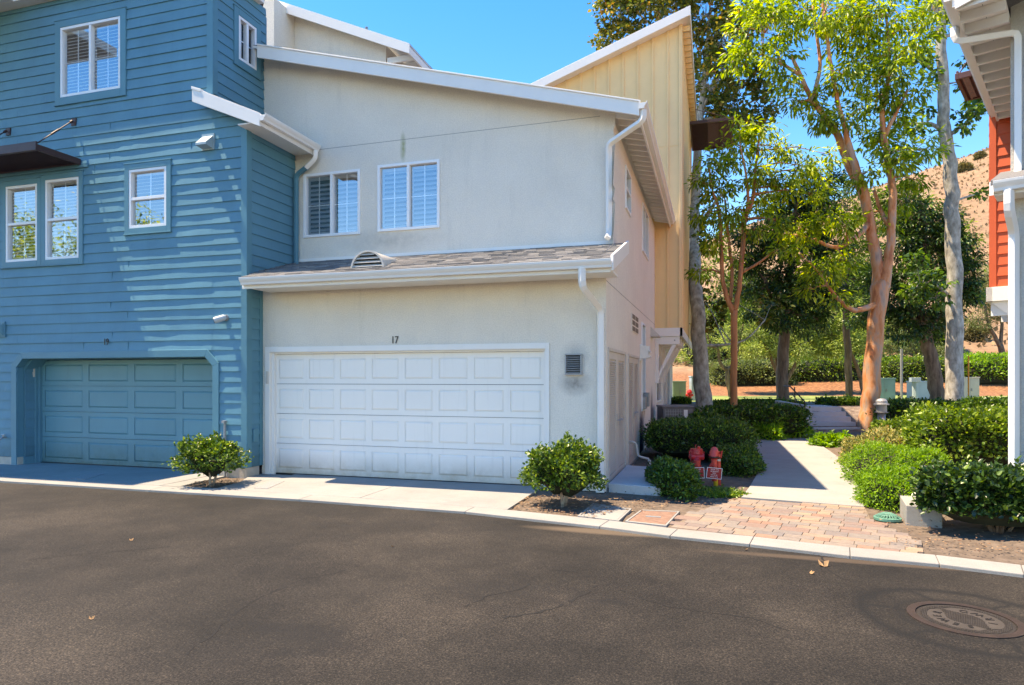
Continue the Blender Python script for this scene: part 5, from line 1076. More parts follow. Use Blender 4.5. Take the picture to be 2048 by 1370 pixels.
# --- pale olive like trees on the bank
def olive(label, d0, trunks, blobs, mat, seed, size=.16, per=60, dens=4.5, name='olive_tree', cr=.42):
    return tree(name, label, d0, trunks[0], trunks[1:], blobs, mat, BK['brown'], size=size, per=per, aspect=.30, seed=seed, droop=.1, cr=cr, dens=dens, kind='diamond', group=None)
olive('pale green olive tree with three dark leaning stems in the orange mulch', 38, [[(1566,795,5,0),(1566,765,5,0)], [(1566,770,4.5,0),(1550,735,4,0),(1535,700,3,0),(1520,680,2,0)], [(1570,768,4,0),(1588,735,3.5,0),(1600,705,2.5,0)], [(1566,770,3.5,0),(1556,740,3,.3),(1552,712,2.5,.4)]],
      [(1510,665,30,0),(1540,640,30,.5),(1500,700,24,-.5),(1580,660,32,0),(1620,670,30,.5),(1600,700,24,-.5),(1545,690,26,0),(1470,680,26,.5),(1640,700,20,0),(1490,640,28,.6),(1600,630,28,.6)], LF['olive_bright'], 21)
olive('pale green olive tree with a forked dark stem behind the orange gum trunk', 38, [[(1728,790,5.5,0),(1722,755,5,0)], [(1722,757,4.5,0),(1712,730,3.5,0),(1700,700,2.5,0)], [(1723,757,4,0),(1735,725,3,0),(1745,700,2,0)]],
      [(1680,640,32,0),(1700,680,28,-.4),(1650,660,28,.5),(1720,640,30,.4),(1740,690,20,0),(1660,700,22,0),(1700,610,30,.5),(1640,620,28,.8),(1620,650,24,.8),(1740,650,22,0)], LF['olive_bright'], 22)
olive('thin grey tree with a crooked bare stem and sparse twigs beside the plane tree', 34, [[(1462,795,4.5,0),(1456,765,4.5,0),(1454,740,4,0)], [(1454,742,4,0),(1440,725,3.5,0),(1436,700,3,0),(1422,690,2.5,0),(1415,670,1.5,0)], [(1455,742,3,0),(1466,725,2.5,0),(1476,700,2,0)]],
      [(1420,650,26,0),(1440,620,26,.4),(1480,660,26,0),(1430,690,16,0),(1470,620,24,.3),(1500,600,22,.3)], LF['olive'], 23, per=24)
olive('grey green olive tree on the dry slope beside the right hand house', 46, [[(2006,712,6,0),(2000,690,5,0)], [(2000,692,4.5,0),(1985,665,3.5,0),(1975,640,2.5,0),(1970,610,2,0)], [(2001,692,4,0),(2004,650,3,0),(1996,600,2,0)]],
      [(1960,640,28,0),(1985,600,32,.5),(1950,600,24,.5),(2000,570,30,0),(1975,555,26,0),(2010,620,28,0),(1950,570,20,0),(2030,590,30,0)], LF['olive'], 24, size=.13)
olive('round grey green olive tree on the bank above the dark hedge', 44, [[(1840,735,4,0),(1838,715,4,0)]],
      [(1790,700,24,0),(1820,690,26,.4),(1770,690,22,0),(1850,700,22,0),(1740,700,18,0),(1810,670,22,0),(1880,700,18,0)], LF['olive'], 25, per=30)
olive('small round grey green tree above the pale green cabinet', 36, [[(1413,770,2,0),(1412,750,1.5,0)]], [(1412,735,14,0),(1400,725,12,0),(1425,728,11,0),(1410,715,10,0)], LF['olive'], 26, size=.08, per=30, cr=.25)
# scrub on the dry slope, each bush of its own
rs0 = np.random.RandomState(33); sidx = 0
for (px, py, rp, d_, mt, lb) in [(1500,570,30,62,'scrub','brown dry bush on the slope above the small orange gum'),(1440,520,26,66,'scrub','grey brown bush on the slope left of the small gum fork'),(1545,560,22,60,'olive','grey green bush on the slope behind the first evergreen'),(1620,600,24,58,'olive','grey green bush between the evergreen and the orange gum'),(1430,570,22,58,'olive','grey green bush beside the pale plane trunk'),(1660,640,30,52,'scrub','dry brown bush low on the slope right of the steps'),(1480,605,26,55,'olive','broad olive green bush under the fork of the small gum'),(1950,720,16,52,'scrub','low straw coloured bush near the tall plane trunk'),(1930,480,9,120,'scrub','small dark bush dotting the dry hill beside the red siding'),(1960,455,6,130,'scrub','tiny dark bush high on the dry hill'),(1820,400,9,120,'olive','small green bush on the hill skyline'),(1410,650,42,52,'olive_bright','pale green bush behind the plane trunk foot'),(1480,650,46,54,'olive_bright','large pale green bush left of the first evergreen'),(1550,690,40,50,'olive','grey green bush behind the first evergreen trunk'),(1620,660,46,53,'olive_bright','large pale green bush between evergreen and gum trunk'),(1690,680,42,51,'mid','green bush behind the gum trunk'),(1800,680,40,52,'olive','grey green bush behind the grey sign post'),(1870,690,34,50,'mid','green bush behind the leaning evergreen trunk'),(1600,590,40,64,'olive','grey green bush high behind the evergreen crown'),(1700,560,44,70,'mid','dark green bush high behind the gum trunk'),(1500,520,40,72,'olive','grey green bush high between the two gums')]:
    sidx += 1; p = D(px, py+rp*.8, d_); gz = hill_h(p.x, p.y); Rw = rp/F*d_
    shrub('slope_bush', 'bush', lb, (p.x, p.y), Rw*1.3, Rw, max(gz-.2, min(p.z, gz+.0)), Rw*1.8, 4000 if rp > 30 else 1500, .28 if d_ < 100 else .5, LF[mt], seed=60+sidx, stems=0, kind='diamond', aspect=.35, lump=.2, core=.7)
# ---------------------------------------------------------------- hedges and shrubs near the path
def S(name, cat, label, pxl, pxr, ytop, d, ry, n, size, mat, z0=0., shape='dome', rot=None, **k):
    c = D((pxl+pxr)/2, 755, d); rx = (pxr-pxl)/2/F*d; h = H+(YH-ytop)*d/F - z0
    return shrub(name, cat, label, (c.x, c.y), rx, ry, z0, h, n, size, mat, shape, AZ if rot is None else rot, **k)
S('driveway_shrub', 'shrub', 'rounded glossy shrub on forked pale stems between the white garage and the downspout', 1056, 1196, 893, 8.85, .46, 6500, .052, LF['glossy'], seed=2, stems=3, lump=.19, flare=.22, core=.72, aspect=.6)
S('driveway_shrub', 'shrub', 'small upright shrub by the blue corner between the two garage doors', 366, 476, 880, 10.45, .40, 4600, .052, LF['glossy'], seed=3, stems=3, lump=.26, flare=.50, core=.62, aspect=.6)
S('boxwood_mound', 'shrub', 'dark green mounded shrub in front of the red pipes beside the concrete step', 1298, 1392, 922, 9.9, .75, 6500, .05, LF['hedge'], seed=4, stems=0, lump=.08, aspect=.5, core=.84)
S('boxwood_mound', 'shrub', 'low spreading shrub under the red signs at the paving edge', 1385, 1482, 983, 9.75, .30, 2600, .05, LF['mid'], seed=5, stems=0, lump=.15, aspect=.45)
S('clipped_hedge', 'hedge', 'dark box clipped hedge against the cream side wall behind the red pipes', 1300, 1498, 842, 14.2, 1.05, 11500, .065, LF['hedge'], seed=6, shape='box', rot=0, stems=0, lump=.035, core=.90, aspect=.45)
S('boxwood_mound', 'shrub', 'wide leafy shrub right of the red pipes along the curved path', 1428, 1520, 893, 12.4, 1.15, 6500, .055, LF['hedge'], seed=7, stems=0, lump=.08, rot=.0, aspect=.45, core=.86)
S('boxwood_mound', 'shrub', 'feathery bright green mound at the front right edge of the path', 1722, 1848, 938, 8.85, .50, 7500, .045, LF['bright'], seed=8, stems=0, lump=.07, aspect=.35, core=.86)
S('boxwood_mound', 'shrub', 'feathery bright green mound behind the front one along the path edge', 1698, 1860, 890, 10.6, .85, 8500, .045, LF['bright'], seed=9, stems=0, lump=.07, aspect=.35, core=.86)
S('boxwood_mound', 'shrub', 'low green mound between the bright mounds and the broad leaved hedge', 1800, 1900, 900, 9.6, .45, 4500, .05, LF['bright'], seed=10, stems=0, lump=.08, aspect=.35, core=.86, z0=.1)
S('laurel_hedge', 'hedge', 'broad leaved dark glossy hedge at the front right above the kerb', 1866, 2130, 944, 7.2, .46, 11000, .068, LF['dark'], seed=11, shape='box', rot=-.20, stems=8, lump=.03, core=.80, aspect=.62, z0=.05)
S('laurel_hedge', 'hedge', 'tall light green hedge beside the right hand downspout', 1836, 2040, 820, 11.4, .9, 9500, .075, LF['mid'], seed=12, shape='box', rot=-.1, stems=0, lump=.06, core=.86, aspect=.6, z0=.1)
S('variegated_shrub', 'shrub', 'cream and yellow variegated low shrub in front of the gum trunk', 1700, 1845, 866, 12.6, .9, 7500, .06, LF['varieg'], seed=13, stems=0, lump=.10, aspect=.5, core=.85, z0=.0)
S('leafy_shrub', 'shrub', 'green shrub with yellow tips behind the variegated shrub', 1755, 1850, 838, 15.5, .8, 5000, .075, LF['mid'], seed=14, stems=0, lump=.10, core=.85)
S('leafy_shrub', 'shrub', 'small bright leafy plant at the left foot of the gum trunk', 1632, 1710, 872, 16.4, .5, 2200, .10, LF['bright'], seed=15, stems=0, lump=.18, core=.7)
S('clipped_hedge', 'hedge', 'dark clipped hedge behind the bollard light', 1762, 1925, 802, 19.5, .5, 6000, .085, LF['hedge'], seed=16, shape='box', stems=0, lump=.05, core=.9)
S('clipped_hedge', 'hedge', 'dark clipped hedge between the tall plane trunk and the right house', 1915, 2030, 800, 18.5, .5, 5000, .085, LF['hedge'], seed=17, shape='box', stems=0, lump=.05, core=.9)
S('clipped_hedge', 'hedge', 'low dark clipped hedge above the concrete steps', 1640, 1728, 797, 24.0, .5, 3000, .09, LF['hedge'], z0=.6, seed=18, shape='box', stems=0, lump=.05, core=.9)
S('clipped_hedge', 'hedge', 'dark clipped hedge left of the concrete steps', 1415, 1602, 812, 19.0, .8, 8500, .085, LF['hedge'], seed=19, shape='box', stems=0, lump=.05, core=.9)
S('clipped_hedge', 'hedge', 'low dark hedge seen past the first evergreen trunk', 1425, 1598, 802, 23.5, .45, 4000, .09, LF['hedge'], z0=.6, seed=20, shape='box', stems=0, lump=.05, core=.9)
S('leafy_shrub', 'shrub', 'dark leafy shrub around the foot of the pale plane trunk', 1378, 1450, 826, 17.2, .7, 4000, .08, LF['hedge'], seed=22, stems=0, lump=.1, core=.86)
S('clipped_hedge', 'hedge', 'small dark hedge beneath the pale green cabinet', 1344, 1378, 796, 25.5, .4, 1500, .08, LF['hedge'], z0=.6, seed=23, shape='box', stems=0, lump=.05)
S('agapanthus_bed', 'plant', 'bright strappy leaved clump left of the far end of the path', 1505, 1560, 850, 18.4, .6, 1500, .16, LF['bright'], seed=24, stems=0, lump=.2, aspect=.22, core=.6)
S('agapanthus_bed', 'plant', 'bright strappy leaved clump beside the handrail of the steps', 1555, 1614, 847, 18.9, .5, 1500, .16, LF['bright'], seed=25, stems=0, lump=.2, aspect=.22, core=.6)
S('far_hedge', 'hedge', 'long rounded grey green hedge behind the first evergreen trunk', 1415, 1580, 724, 43, 1.6, 8000, .16, LF['olive'], z0=.7, seed=26, shape='box', stems=0, lump=.06, kind='diamond', core=.9)
S('far_hedge', 'hedge', 'long rounded hedge behind the orange mulch and right of the first evergreen', 1560, 1740, 716, 44, 1.6, 8000, .16, LF['mid'], z0=.7, seed=27, shape='box', stems=0, lump=.06, kind='diamond', core=.9)
S('far_hedge', 'hedge', 'long green hedge behind the teal and blue grey cabinets', 1750, 1905, 716, 43, 1.6, 8000, .16, LF['mid'], z0=.7, seed=28, shape='box', stems=0, lump=.06, kind='diamond', core=.9)
S('far_hedge', 'hedge', 'bright green hedge on the rise behind the beige cabinet', 1895, 2060, 712, 42, 1.8, 8000, .16, LF['bright'], z0=.9, seed=29, shape='box', stems=0, lump=.08, kind='diamond', core=.9)
# ---------------------------------------------------------------- concrete steps and handrail
sb = D(1670, 755, 20.35); rv = Vector((CA, SA, 0)); fw = Vector((-SA, CA, 0)); FSp = Fr((sb.x, sb.y, 0), rv, -fw)
stp = empty('concrete_steps', (sb.x, sb.y, 0), 'grey concrete steps climbing from the end of the path', 'steps')
mb = MB()
for k in range(5): fbox(mb, FSp, -.72, .80, -.1 if k == 0 else .02+.148*k-.01, .02+.148*(k+1), -2.6, -.30*k)
mb.build('treads', M['step'], stp, bevel=.01)
mb = MB(); mb.hexa([FSp.p(-.93,-.1,.08),FSp.p(-.725,-.1,.08),FSp.p(-.725,-.1,-2.4),FSp.p(-.93,-.1,-2.4),FSp.p(-.90,.84,-.0),FSp.p(-.725,.84,-.0),FSp.p(-.725,.92,-2.4),FSp.p(-.90,.92,-2.4)])
mb.build('cheek_wall', M['step'], stp, bevel=.01)
mb = MB(); fbox(mb, FSp, -1.6, -.94, -.1, .74, -.30, -.05); mb.build('retaining_wall', M['step'], stp, bevel=.01)
mb = MB(); a = FSp.p(-.98, .12, .16); mb.tube([FSp.p(-.98,.10,.10), FSp.p(-.98,.98,.10), FSp.p(-.96,1.42,-1.0), FSp.p(-.96,1.42,-1.5)], .022, 8); mb.tube([FSp.p(-.84,.88,-.9), FSp.p(-.84,1.40,-.95)], .018, 8); mb.tube([FSp.p(-.98,.70,.10), FSp.p(-.9,1.18,-1.0)], .014, 8)
tag(mb.build('handrail', M['black']), 'thin black metal handrail at the left side of the concrete steps', 'railing')
# leaves lying on the steps
mb = MB(); rl = random.Random(3)
for k in range(60):
    i = rl.randrange(5); u_ = -.70 + abs(rl.gauss(0, .35)); w_ = -.30*i - rl.random()*.25 - .02
    if u_ > .75: continue
    z_ = .02+.148*(i+1)+.006; a = rl.random()*6.28; r_ = .04
    mb.add([FSp.p(u_+math.cos(a+q)*r_, z_+rl.random()*.012, w_+math.sin(a+q)*r_) for q in (0, 1.6, 3.1, 4.7)], [(0,1,2,3)])
tag(mb.build('dry_leaves_on_steps', M['litter']), 'dry brown leaves lying along the concrete steps', 'leaves', kind='stuff')
# ---------------------------------------------------------------- fire sprinkler pipes with red signs
def sign(parent, px, py, d, w_, h_, tilt, lines):
    c = D(px, py, d); ux = (rv*math.cos(tilt) - Vector((0,0,1))*math.sin(tilt)); uy = (rv*math.sin(tilt) + Vector((0,0,1))*math.cos(tilt)); uz = -fw
    mb = MB(); P_ = lambda a, b, c_: c+ux*a+uy*b+uz*c_
    def bx(m_, a0, a1, b0, b1, c0, c1): m_.hexa([P_(a0,b0,c1),P_(a1,b0,c1),P_(a1,b0,c0),P_(a0,b0,c0),P_(a0,b1,c1),P_(a1,b1,c1),P_(a1,b1,c0),P_(a0,b1,c0)])
    bx(mb, -w_/2, w_/2, -h_/2, h_/2, -.003, 0); s_ = mb.build('sign_plate', M['sign_red'], parent, bevel=.001)
    mb = MB(); t = .004; bx(mb, -w_/2-.003, w_/2+.003, h_/2-t, h_/2+.003, -.004, .003); bx(mb, -w_/2-.003, w_/2+.003, -h_/2-.003, -h_/2+t, -.004, .003); bx(mb, -w_/2-.003, -w_/2+t, -h_/2+t, h_/2-t, -.004, .003); bx(mb, w_/2-t, w_/2+.003, -h_/2+t, h_/2-t, -.004, .003)
    mb.build('sign_border', WM, s_)
    mb = MB(); n_ = len(lines)
    for i, (tx, sx) in enumerate(lines):
        text_on('x', tx, .023, P_(0, h_*.34-i*h_*.17, .0015), ux, uy, uz, WM, s_, .001, sx, mb, False)
    mb.build('sign_lettering', WM, s_)
def pt(px, py, d): return D(px, py, d)
bf1 = empty('backflow_valve', pt(1394, 965, 10.6), 'dark red fire sprinkler valve with upright lever and red sign, left of the pair', 'pipe valve')
d_ = 10.6; K = d_/F
mb = MB(); mb.tube([pt(1397,985,d_), pt(1396,930,d_)], 7*K*1.0, 14); mb.tube([pt(1393,940,d_), pt(1393,922,d_-.02), pt(1393,905,d_+.06)], [8*K,8.5*K,9*K], 14); mb.tube([pt(1384,925,d_+.05), pt(1384,905,d_+.05)], 3*K, 8)
mb.tube([pt(1393,908,d_+.02), pt(1393,897,d_+.02)], [13*K, 12*K], 18); mb.tube([pt(1381,913,d_), pt(1407,913,d_)], 7*K, 12)
mb.build('pipe_body', M['hydrant'], bf1, smooth=False, bevel=.004)
mb = MB(); mb.tube([pt(1394,921,d_-.13), pt(1393,935,d_-.12), pt(1393,931,d_-.02)], 6.2*K, 14); mb.build('outlet_elbow', M['hydrant_orange'], bf1)
mb = MB()
for a in range(8):
    x = 1393.5+14*math.cos(a*math.pi/4); y = 910+9*math.sin(a*math.pi/4); mb.tube([pt(x,y,d_-.03), pt(x,y,d_+.05)], 1.6*K, 6)
mb.tube([pt(1379,917,d_), pt(1379,902,d_), pt(1386,898,d_)], 1.2*K, 6); mb.tube([pt(1407,919,d_), pt(1408,904,d_), pt(1401,899,d_)], 1.2*K, 6)
mb.build('flange_bolts', M['hydrant'], bf1)
mb = MB(); mb.tube([pt(1396,903,d_-.03), pt(1398,893,d_-.05)], [1.8*K, 3.2*K], 8); mb.tube([pt(1390,903,d_), pt(1391,891,d_), pt(1393,889,d_)], .6*K, 6); mb.build('lever', M['hydrant_orange'], bf1)
mb = MB(); mb.tube([pt(1397,1010,d_), pt(1397,985,d_)], 7.4*K, 14); mb.build('yellow_foot', M['yellow_pipe'], bf1)
sign(bf1, 1393.5, 946, d_-.22, 29*K, 21*K, -.04, (('COMBINATION FIRE',.62),('AND SPRINKLER',.66),('SHUTOFF',.66),('FOR BUILDING',.66),('ADDRESS  17 19',.66)))
bf2 = empty('backflow_valve', pt(1430, 970, 10.5), 'brighter red fire sprinkler pipe with yellow foot and tilted red sign, right of the pair', 'pipe valve')
d_ = 10.5; K = d_/F
mb = MB(); mb.tube([pt(1429,962,d_), pt(1428,930,d_), pt(1428,918,d_)], [5.6*K,5.6*K,6*K], 14); mb.tube([pt(1427,916,d_-.03), pt(1428,905,d_), pt(1429,899,d_+.06)], [8.4*K,8.6*K,7*K], 16); mb.tube([pt(1438,985,d_+.12), pt(1437,925,d_+.12), pt(1436,905,d_+.1), pt(1429,902,d_+.05)], 4.4*K, 12); mb.tube([pt(1428,931,d_), pt(1428,929,d_)], 7*K, 14)
mb.tube([pt(1423,928,d_), pt(1417,940,d_+.02)], 2.4*K, 8); mb.tube([pt(1408,939.5,d_), pt(1417,938.5,d_)], 1.5*K, 8)
mb.build('pipe_body', M['hydrant_orange'], bf2, bevel=.003)
mb = MB(); mb.tube([pt(1427.5,915,d_-.03), pt(1427.5,912.5,d_-.03)], 9.2*K, 16); mb.tube([pt(1436,917,d_+.1), pt(1436,914,d_+.1)], 4.9*K, 12); mb.build('coupling_band', M['black'], bf2)
mb = MB(); mb.tube([pt(1436.5,922,d_+.1), pt(1436.5,918,d_+.1)], 4.8*K, 12); mb.build('pale_collar', M['pipe'], bf2)
mb = MB(); mb.tube([pt(1437,907,d_), pt(1444,902,d_-.03), pt(1442,916,d_-.03)], [1.6*K,1.8*K,1.2*K], 8); mb.tube([pt(1420,912,d_), pt(1417,909,d_)], 1.3*K, 6); mb.build('lever', M['hydrant'], bf2)
mb = MB(); mb.tube([pt(1432,985,d_), pt(1431,956,d_)], 4.6*K, 14); mb.build('yellow_foot', M['yellow_pipe'], bf2)
sign(bf2, 1428.5, 946.5, d_-.10, 29.5*K, 21*K, .10, (('SHUTOFF  VALVE',.72),('AND BACKFLOW',.70),('DEVICE',.70),('FOR  FIRE LINE',.66),('BUILDING  ZONE',.66)))
# ---------------------------------------------------------------- utility boxes and small things beyond
def cabinet(label, pxl, pxr, yt, yb, d, mat, dep=.8, z0=None):
    a, b = D(pxl, 755, d), D(pxr, 755, d); zt = H+(YH-yt)*d/F; zb = .6 if z0 is None else z0; c = (a+b)/2; w_ = (b-a).length/2
    f_ = Fr((c.x, c.y, 0), rv, -fw); root = empty('utility_cabinet', (c.x, c.y, zb), label, 'utility box')
    mb = MB(); fbox(mb, f_, -w_, w_, zb+.06, zt-.05, -dep, 0); mb.build('housing', mat, root, bevel=.012)
    mb = MB(); fbox(mb, f_, -w_-.02, w_+.02, zt-.05, zt, -dep-.02, .025); mb.build('lid', mat, root, bevel=.01)
    mb = MB(); fbox(mb, f_, -.004, .004, zb+.1, zt-.08, 0, .006); fbox(mb, f_, w_*.12, w_*.12+.03, (zb+zt)/2-.07, (zb+zt)/2+.05, 0, .03); mb.build('door_handle', M['grey_metal'], root)
    mb = MB(); fbox(mb, f_, -w_-.08, w_+.08, zb-.3, zb+.06, -dep-.08, .08); mb.build('plinth', M['step'], root)
cabinet('pale green transformer box near the corner of the cream house', 1346, 1372, 762, 797, 29, M['cab_green'])
cabinet('narrow white utility box directly left of the pale plane trunk', 1383, 1400, 752, 797, 29, M['cab_blue'], .4)
cabinet('teal transformer box right of the orange gum trunk', 1748, 1791, 756, 796, 29.5, M['cab_teal'])
cabinet('blue grey utility cabinet behind the leaning evergreen trunk', 1834, 1882, 762, 796, 30, M['cab_blue'])
cabinet('beige utility cabinet behind the tall plane trunk', 1922, 1959, 754, 797, 30, M['cab_beige'])
def post(name, label, cat, px, yt, yb, d, r_, mat, z0=.6, cap=False):
    a = D(px, yt, d); root = empty(name, (a.x, a.y, z0), label, cat); mb = MB(); mb.tube([(a.x, a.y, z0-.3), (a.x, a.y, a.z)], r_, 8); mb.build('pole', mat, root)
    if cap: mb = MB(); mb.box(a.x-r_*1.6, a.x+r_*1.6, a.y-r_*1.6, a.y+r_*1.6, a.z-.16, a.z+.04); mb.build('head', mat, root, bevel=.01)
    return root
post('sign_post', 'bare grey metal post right of the teal transformer box', 'post', 1803, 698, 790, 29, .055, M['grey_metal'])
post('marker_post', 'thin orange marker post in front of the beige cabinet', 'post', 1937, 712, 790, 27, .028, M['orange_post'])
post('meter_pedestal', 'small pale pedestal left of the blue grey cabinet', 'post', 1830, 757, 796, 29.5, .12, M['cab_blue'], cap=True)
fh = D(1379, 790, 28.5); f_ = empty('fire_hydrant', (fh.x, fh.y, .65), 'tiny red fire hydrant between the pale green box and the white box', 'hydrant')
mb = MB(); mb.lathe((fh.x, fh.y, .6), [(.13,0),(.13,.05),(.09,.08),(.09,.42),(.12,.44),(.12,.48),(.08,.56),(.03,.60)], 12); mb.build('barrel', M['hydrant'], f_); mb = MB(); mb.tube([(fh.x-.16, fh.y, .95), (fh.x+.16, fh.y, .95)], .055, 8); mb.build('nozzle', M['hydrant'], f_)
bl = D(1763, 800, 17.6); f_ = empty('bollard_light', (bl.x, bl.y, .0), 'grey round topped bollard light right of the gum trunk', 'lamp')
zt = H+(YH-797)*17.6/F
mb = MB(); mb.lathe((bl.x, bl.y, -.05), [(.095,0),(.095,zt-.33)], 20); mb.build('post', M['grey_metal'], f_, smooth=True)
mb = MB(); mb.lathe((bl.x, bl.y, zt-.38), [(.16,0),(.17,.02),(.13,.03),(.13,.21),(.19,.215),(.19,.235),(.15,.25),(.14,.32),(.09,.37),(.02,.385)], 20); mb.build('louvred_head', M['grey_metal'], f_)
# air conditioning unit
ac = D(1357, 835, 17.3); f_ = Fr((ac.x, ac.y, 0), rv, -fw); root = empty('air_conditioner', (ac.x, ac.y, 0), 'grey outdoor air conditioner unit standing behind the box clipped hedge', 'air conditioner')
zt = H+(YH-812)*17.3/F
mb = MB(); fbox(mb, f_, -.40, .38, .05, zt-.05, -.75, 0); mb.build('housing', M['ac'], root, bevel=.02)
mb = MB(); fbox(mb, f_, -.42, .40, zt-.05, zt, -.77, .02); mb.build('top_cover', M['ac'], root, bevel=.015)
mb = MB()
for k in range(7): fbox(mb, f_, -.34+k*.065, -.33+k*.065, .15, zt-.09, 0, .012)
for k in range(9): fbox(mb, f_, -.35, .10, .18+k*.08, .19+k*.08, .013, .018)
mb.build('coil_guard', M['grey_metal'], root)
mb = MB(); fbox(mb, f_, .14, .24, zt-.32, zt-.10, 0, .006); mb.build('rating_plate', WM, root)
# ---------------------------------------------------------------- ground level covers
def quad_pts(ps, z): return [G(x, y, z) for x, y in ps]
def lid(name, label, ps, z, mat, root=None, inner=None, frame=.05):
    P = [Vector(p) for p in quad_pts(ps, z)]; P = [Vector((p.x, max(p.y, kerb_back(p.x)+.012))) for p in P]; c = sum(P, Vector((0, 0)))/len(P)
    r_ = empty(name, (c.x, c.y, z), label, 'utility lid'); mb = MB(); n_ = len(P); I = [p + (c-p)*frame*2 for p in P]
    for i in range(n_):
        a, b, d2, e = P[i], P[(i+1) % n_], I[(i+1) % n_], I[i]; mb.hexa([(*a,-.1),(*b,-.1),(*d2,-.1),(*e,-.1),(*a,z),(*b,z),(*d2,z),(*e,z)])
    mb.build('frame', M['kerb'], r_, bevel=.003)
    J = [p + (c-p)*(frame*2+.02) for p in P]; mb = MB(); mb.slab([tuple(p) for p in J], -.08, z-.004); mb.build('cover', mat, r_, bevel=.003)
    mb = MB(); q = c; mb.box(q.x-.09, q.x+.09, q.y-.03, q.y+.03, z-.003, z+.001); mb.build('lift_plate', M['grey_metal'], r_); return r_
lid('meter_box_lid', 'pale concrete meter box lid beside the garage downspout at the kerb', [(1155,1031),(1238,1041),(1264,1017),(1186,1006)], .022, M['kerb'])
lid('meter_box_lid', 'rusty brown meter box lid between the pale lid and the brick paving', [(1250,1042),(1333,1051),(1360,1022),(1282,1019)], .020, paint('rusty_lid', (.24,.14,.10), .8, .25, 12, .4, 50, dirt=.3))
def small_grate(label, ps):
    P = quad_pts(ps, .022); c = (sum(p[0] for p in P)/4, sum(p[1] for p in P)/4); mb = MB(); mb.slab(P, .0, .0235)
    return tag(mb.build('meter_cover', paint('grey_cover', (.26,.26,.26), .8, .2, 40, .6, 120)), label, 'utility lid')
small_grate('rectangular grey cover set in the driveway of the blue garage', [(143,957),(170,959),(210,947),(180,945)])
small_grate('rectangular grey cover set in the concrete left of the white garage door', [(508,976),(536,977),(570,962),(543,961)])
# green drain grate
dx, dy = G(1775, 1036, .02); f_ = empty('drain_grate', (dx, dy, 0), 'round green domed drain grate beside the brick paving', 'drain')
mb = MB(); mb.lathe((dx, dy, 0), [(.15,0),(.15,.03),(.135,.035)], 28); mb.build('rim', M['drain'], f_)
mb = MB()
for k in range(12):
    a = k*math.pi/12; pts = [(dx+math.cos(a)*r_*.135, dy+math.sin(a)*r_*.135, .035+.05*(1-r_*r_)) for r_ in (-1,-.7,-.35,0,.35,.7,1)]; mb.tube(pts, .0055, 5)
for r_ in (.05, .095): mb.tube([(dx+math.cos(a*.3)*r_, dy+math.sin(a*.3)*r_, .035+.05*(1-(r_/.135)**2)) for a in range(22)], .006, 5)
mb.build('ribs', M['drain'], f_)
mb = MB(); mb.lathe((dx, dy, 0), [(.13,.030),(.128,.031)], 24); mb.build('dark_well', M['black'], f_)
# concrete block by the front hedge
P = quad_pts([(1812,1048),(1862,1056),(1885,1020),(1815,1020)], .0); a = Vector(P[0]); 
cbk = MB(); f0 = Fr((P[0][0], P[0][1], 0), Vector((math.cos(-.15), math.sin(-.15), 0)), Vector((math.sin(-.15), -math.cos(-.15), 0))); fbox(cbk, f0, 0, .36, -.1, .22, -.75, 0)
tag(cbk.build('concrete_block', M['path'], bevel=.01), 'low pale concrete block between the bright mound and the glossy hedge', 'block')
# concrete landing at the utility doors
P = quad_pts([(1216,990),(1296,1004),(1300,950),(1252,944)], .14)
ld = MB(); ld.slab([(-1.50, 9.92), (-.72, 9.78), (-.72, 11.9), (-1.50, 12.1)], -.1, .12); tag(ld.build('landing_slab', M['step'], bevel=.012), 'raised grey concrete landing at the louvred utility doors', 'slab')
# manhole
mx, my = MH[0], MH[1]; f_ = empty('manhole_cover', (mx, my, -.03), 'round cast iron sewer manhole cover in the asphalt', 'manhole cover')
iron = paint('cast_iron', (.045,.037,.031), .6, .25, 8, .4, 70, metal=.35, dirt=.3); rust = paint('rusty_iron', (.04,.026,.021), .7, .3, 6, .5, 60, metal=.2, dirt=.3)
ilet = paint('worn_iron', (.075,.062,.052), .6, .2, 10, .3, 70, metal=.3)
mb = MB(); n_ = 56
for k in range(n_):
    a, b = 2*math.pi*k/n_, 2*math.pi*(k+1)/n_
    for r0, r1, z0, z1 in ((.305,.36,-.045,-.022),):
        q = [(mx+math.cos(t_)*r_, my+math.sin(t_)*r_) for t_, r_ in ((a,r0),(b,r0),(b,r1),(a,r1))]; mb.hexa([(x,y,z0-.05) for x, y in q]+[(x,y,z1) for x, y in q])
mb.build('iron_ring', rust, f_)
mb = MB(); mb.lathe((mx, my, -.08), [(.30,0),(.30,.048),(.296,.052)], 56); cv = mb.build('cover_plate', iron, f_)
tt = R(-153-90)                          # turn of the cover
def lp(u, v): return (mx + u*math.cos(tt) - v*math.sin(tt), my + u*math.sin(tt) + v*math.cos(tt))
def in_patch(u, v):
    r_ = math.hypot(u, v); return r_ < .235 and abs(v) > .062 + .05*math.cos(u*14)
mb = MB(); s_ = .0145; k = -.29
while k < .29:
    j = -.29
    while j < .29:
        if math.hypot(k, j) < .277 and not in_patch(k, j):
            a, b = lp(k-.0045, j-.0045), lp(k+.0045, j-.0045); c, d2 = lp(k+.0045, j+.0045), lp(k-.0045, j+.0045); mb.hexa([(*a,-.03),(*b,-.03),(*c,-.03),(*d2,-.03),(*a,-.0235),(*b,-.0235),(*c,-.0235),(*d2,-.0235)])
        j += s_
    k += s_
mb.build('checker_studs', ilet, cv)
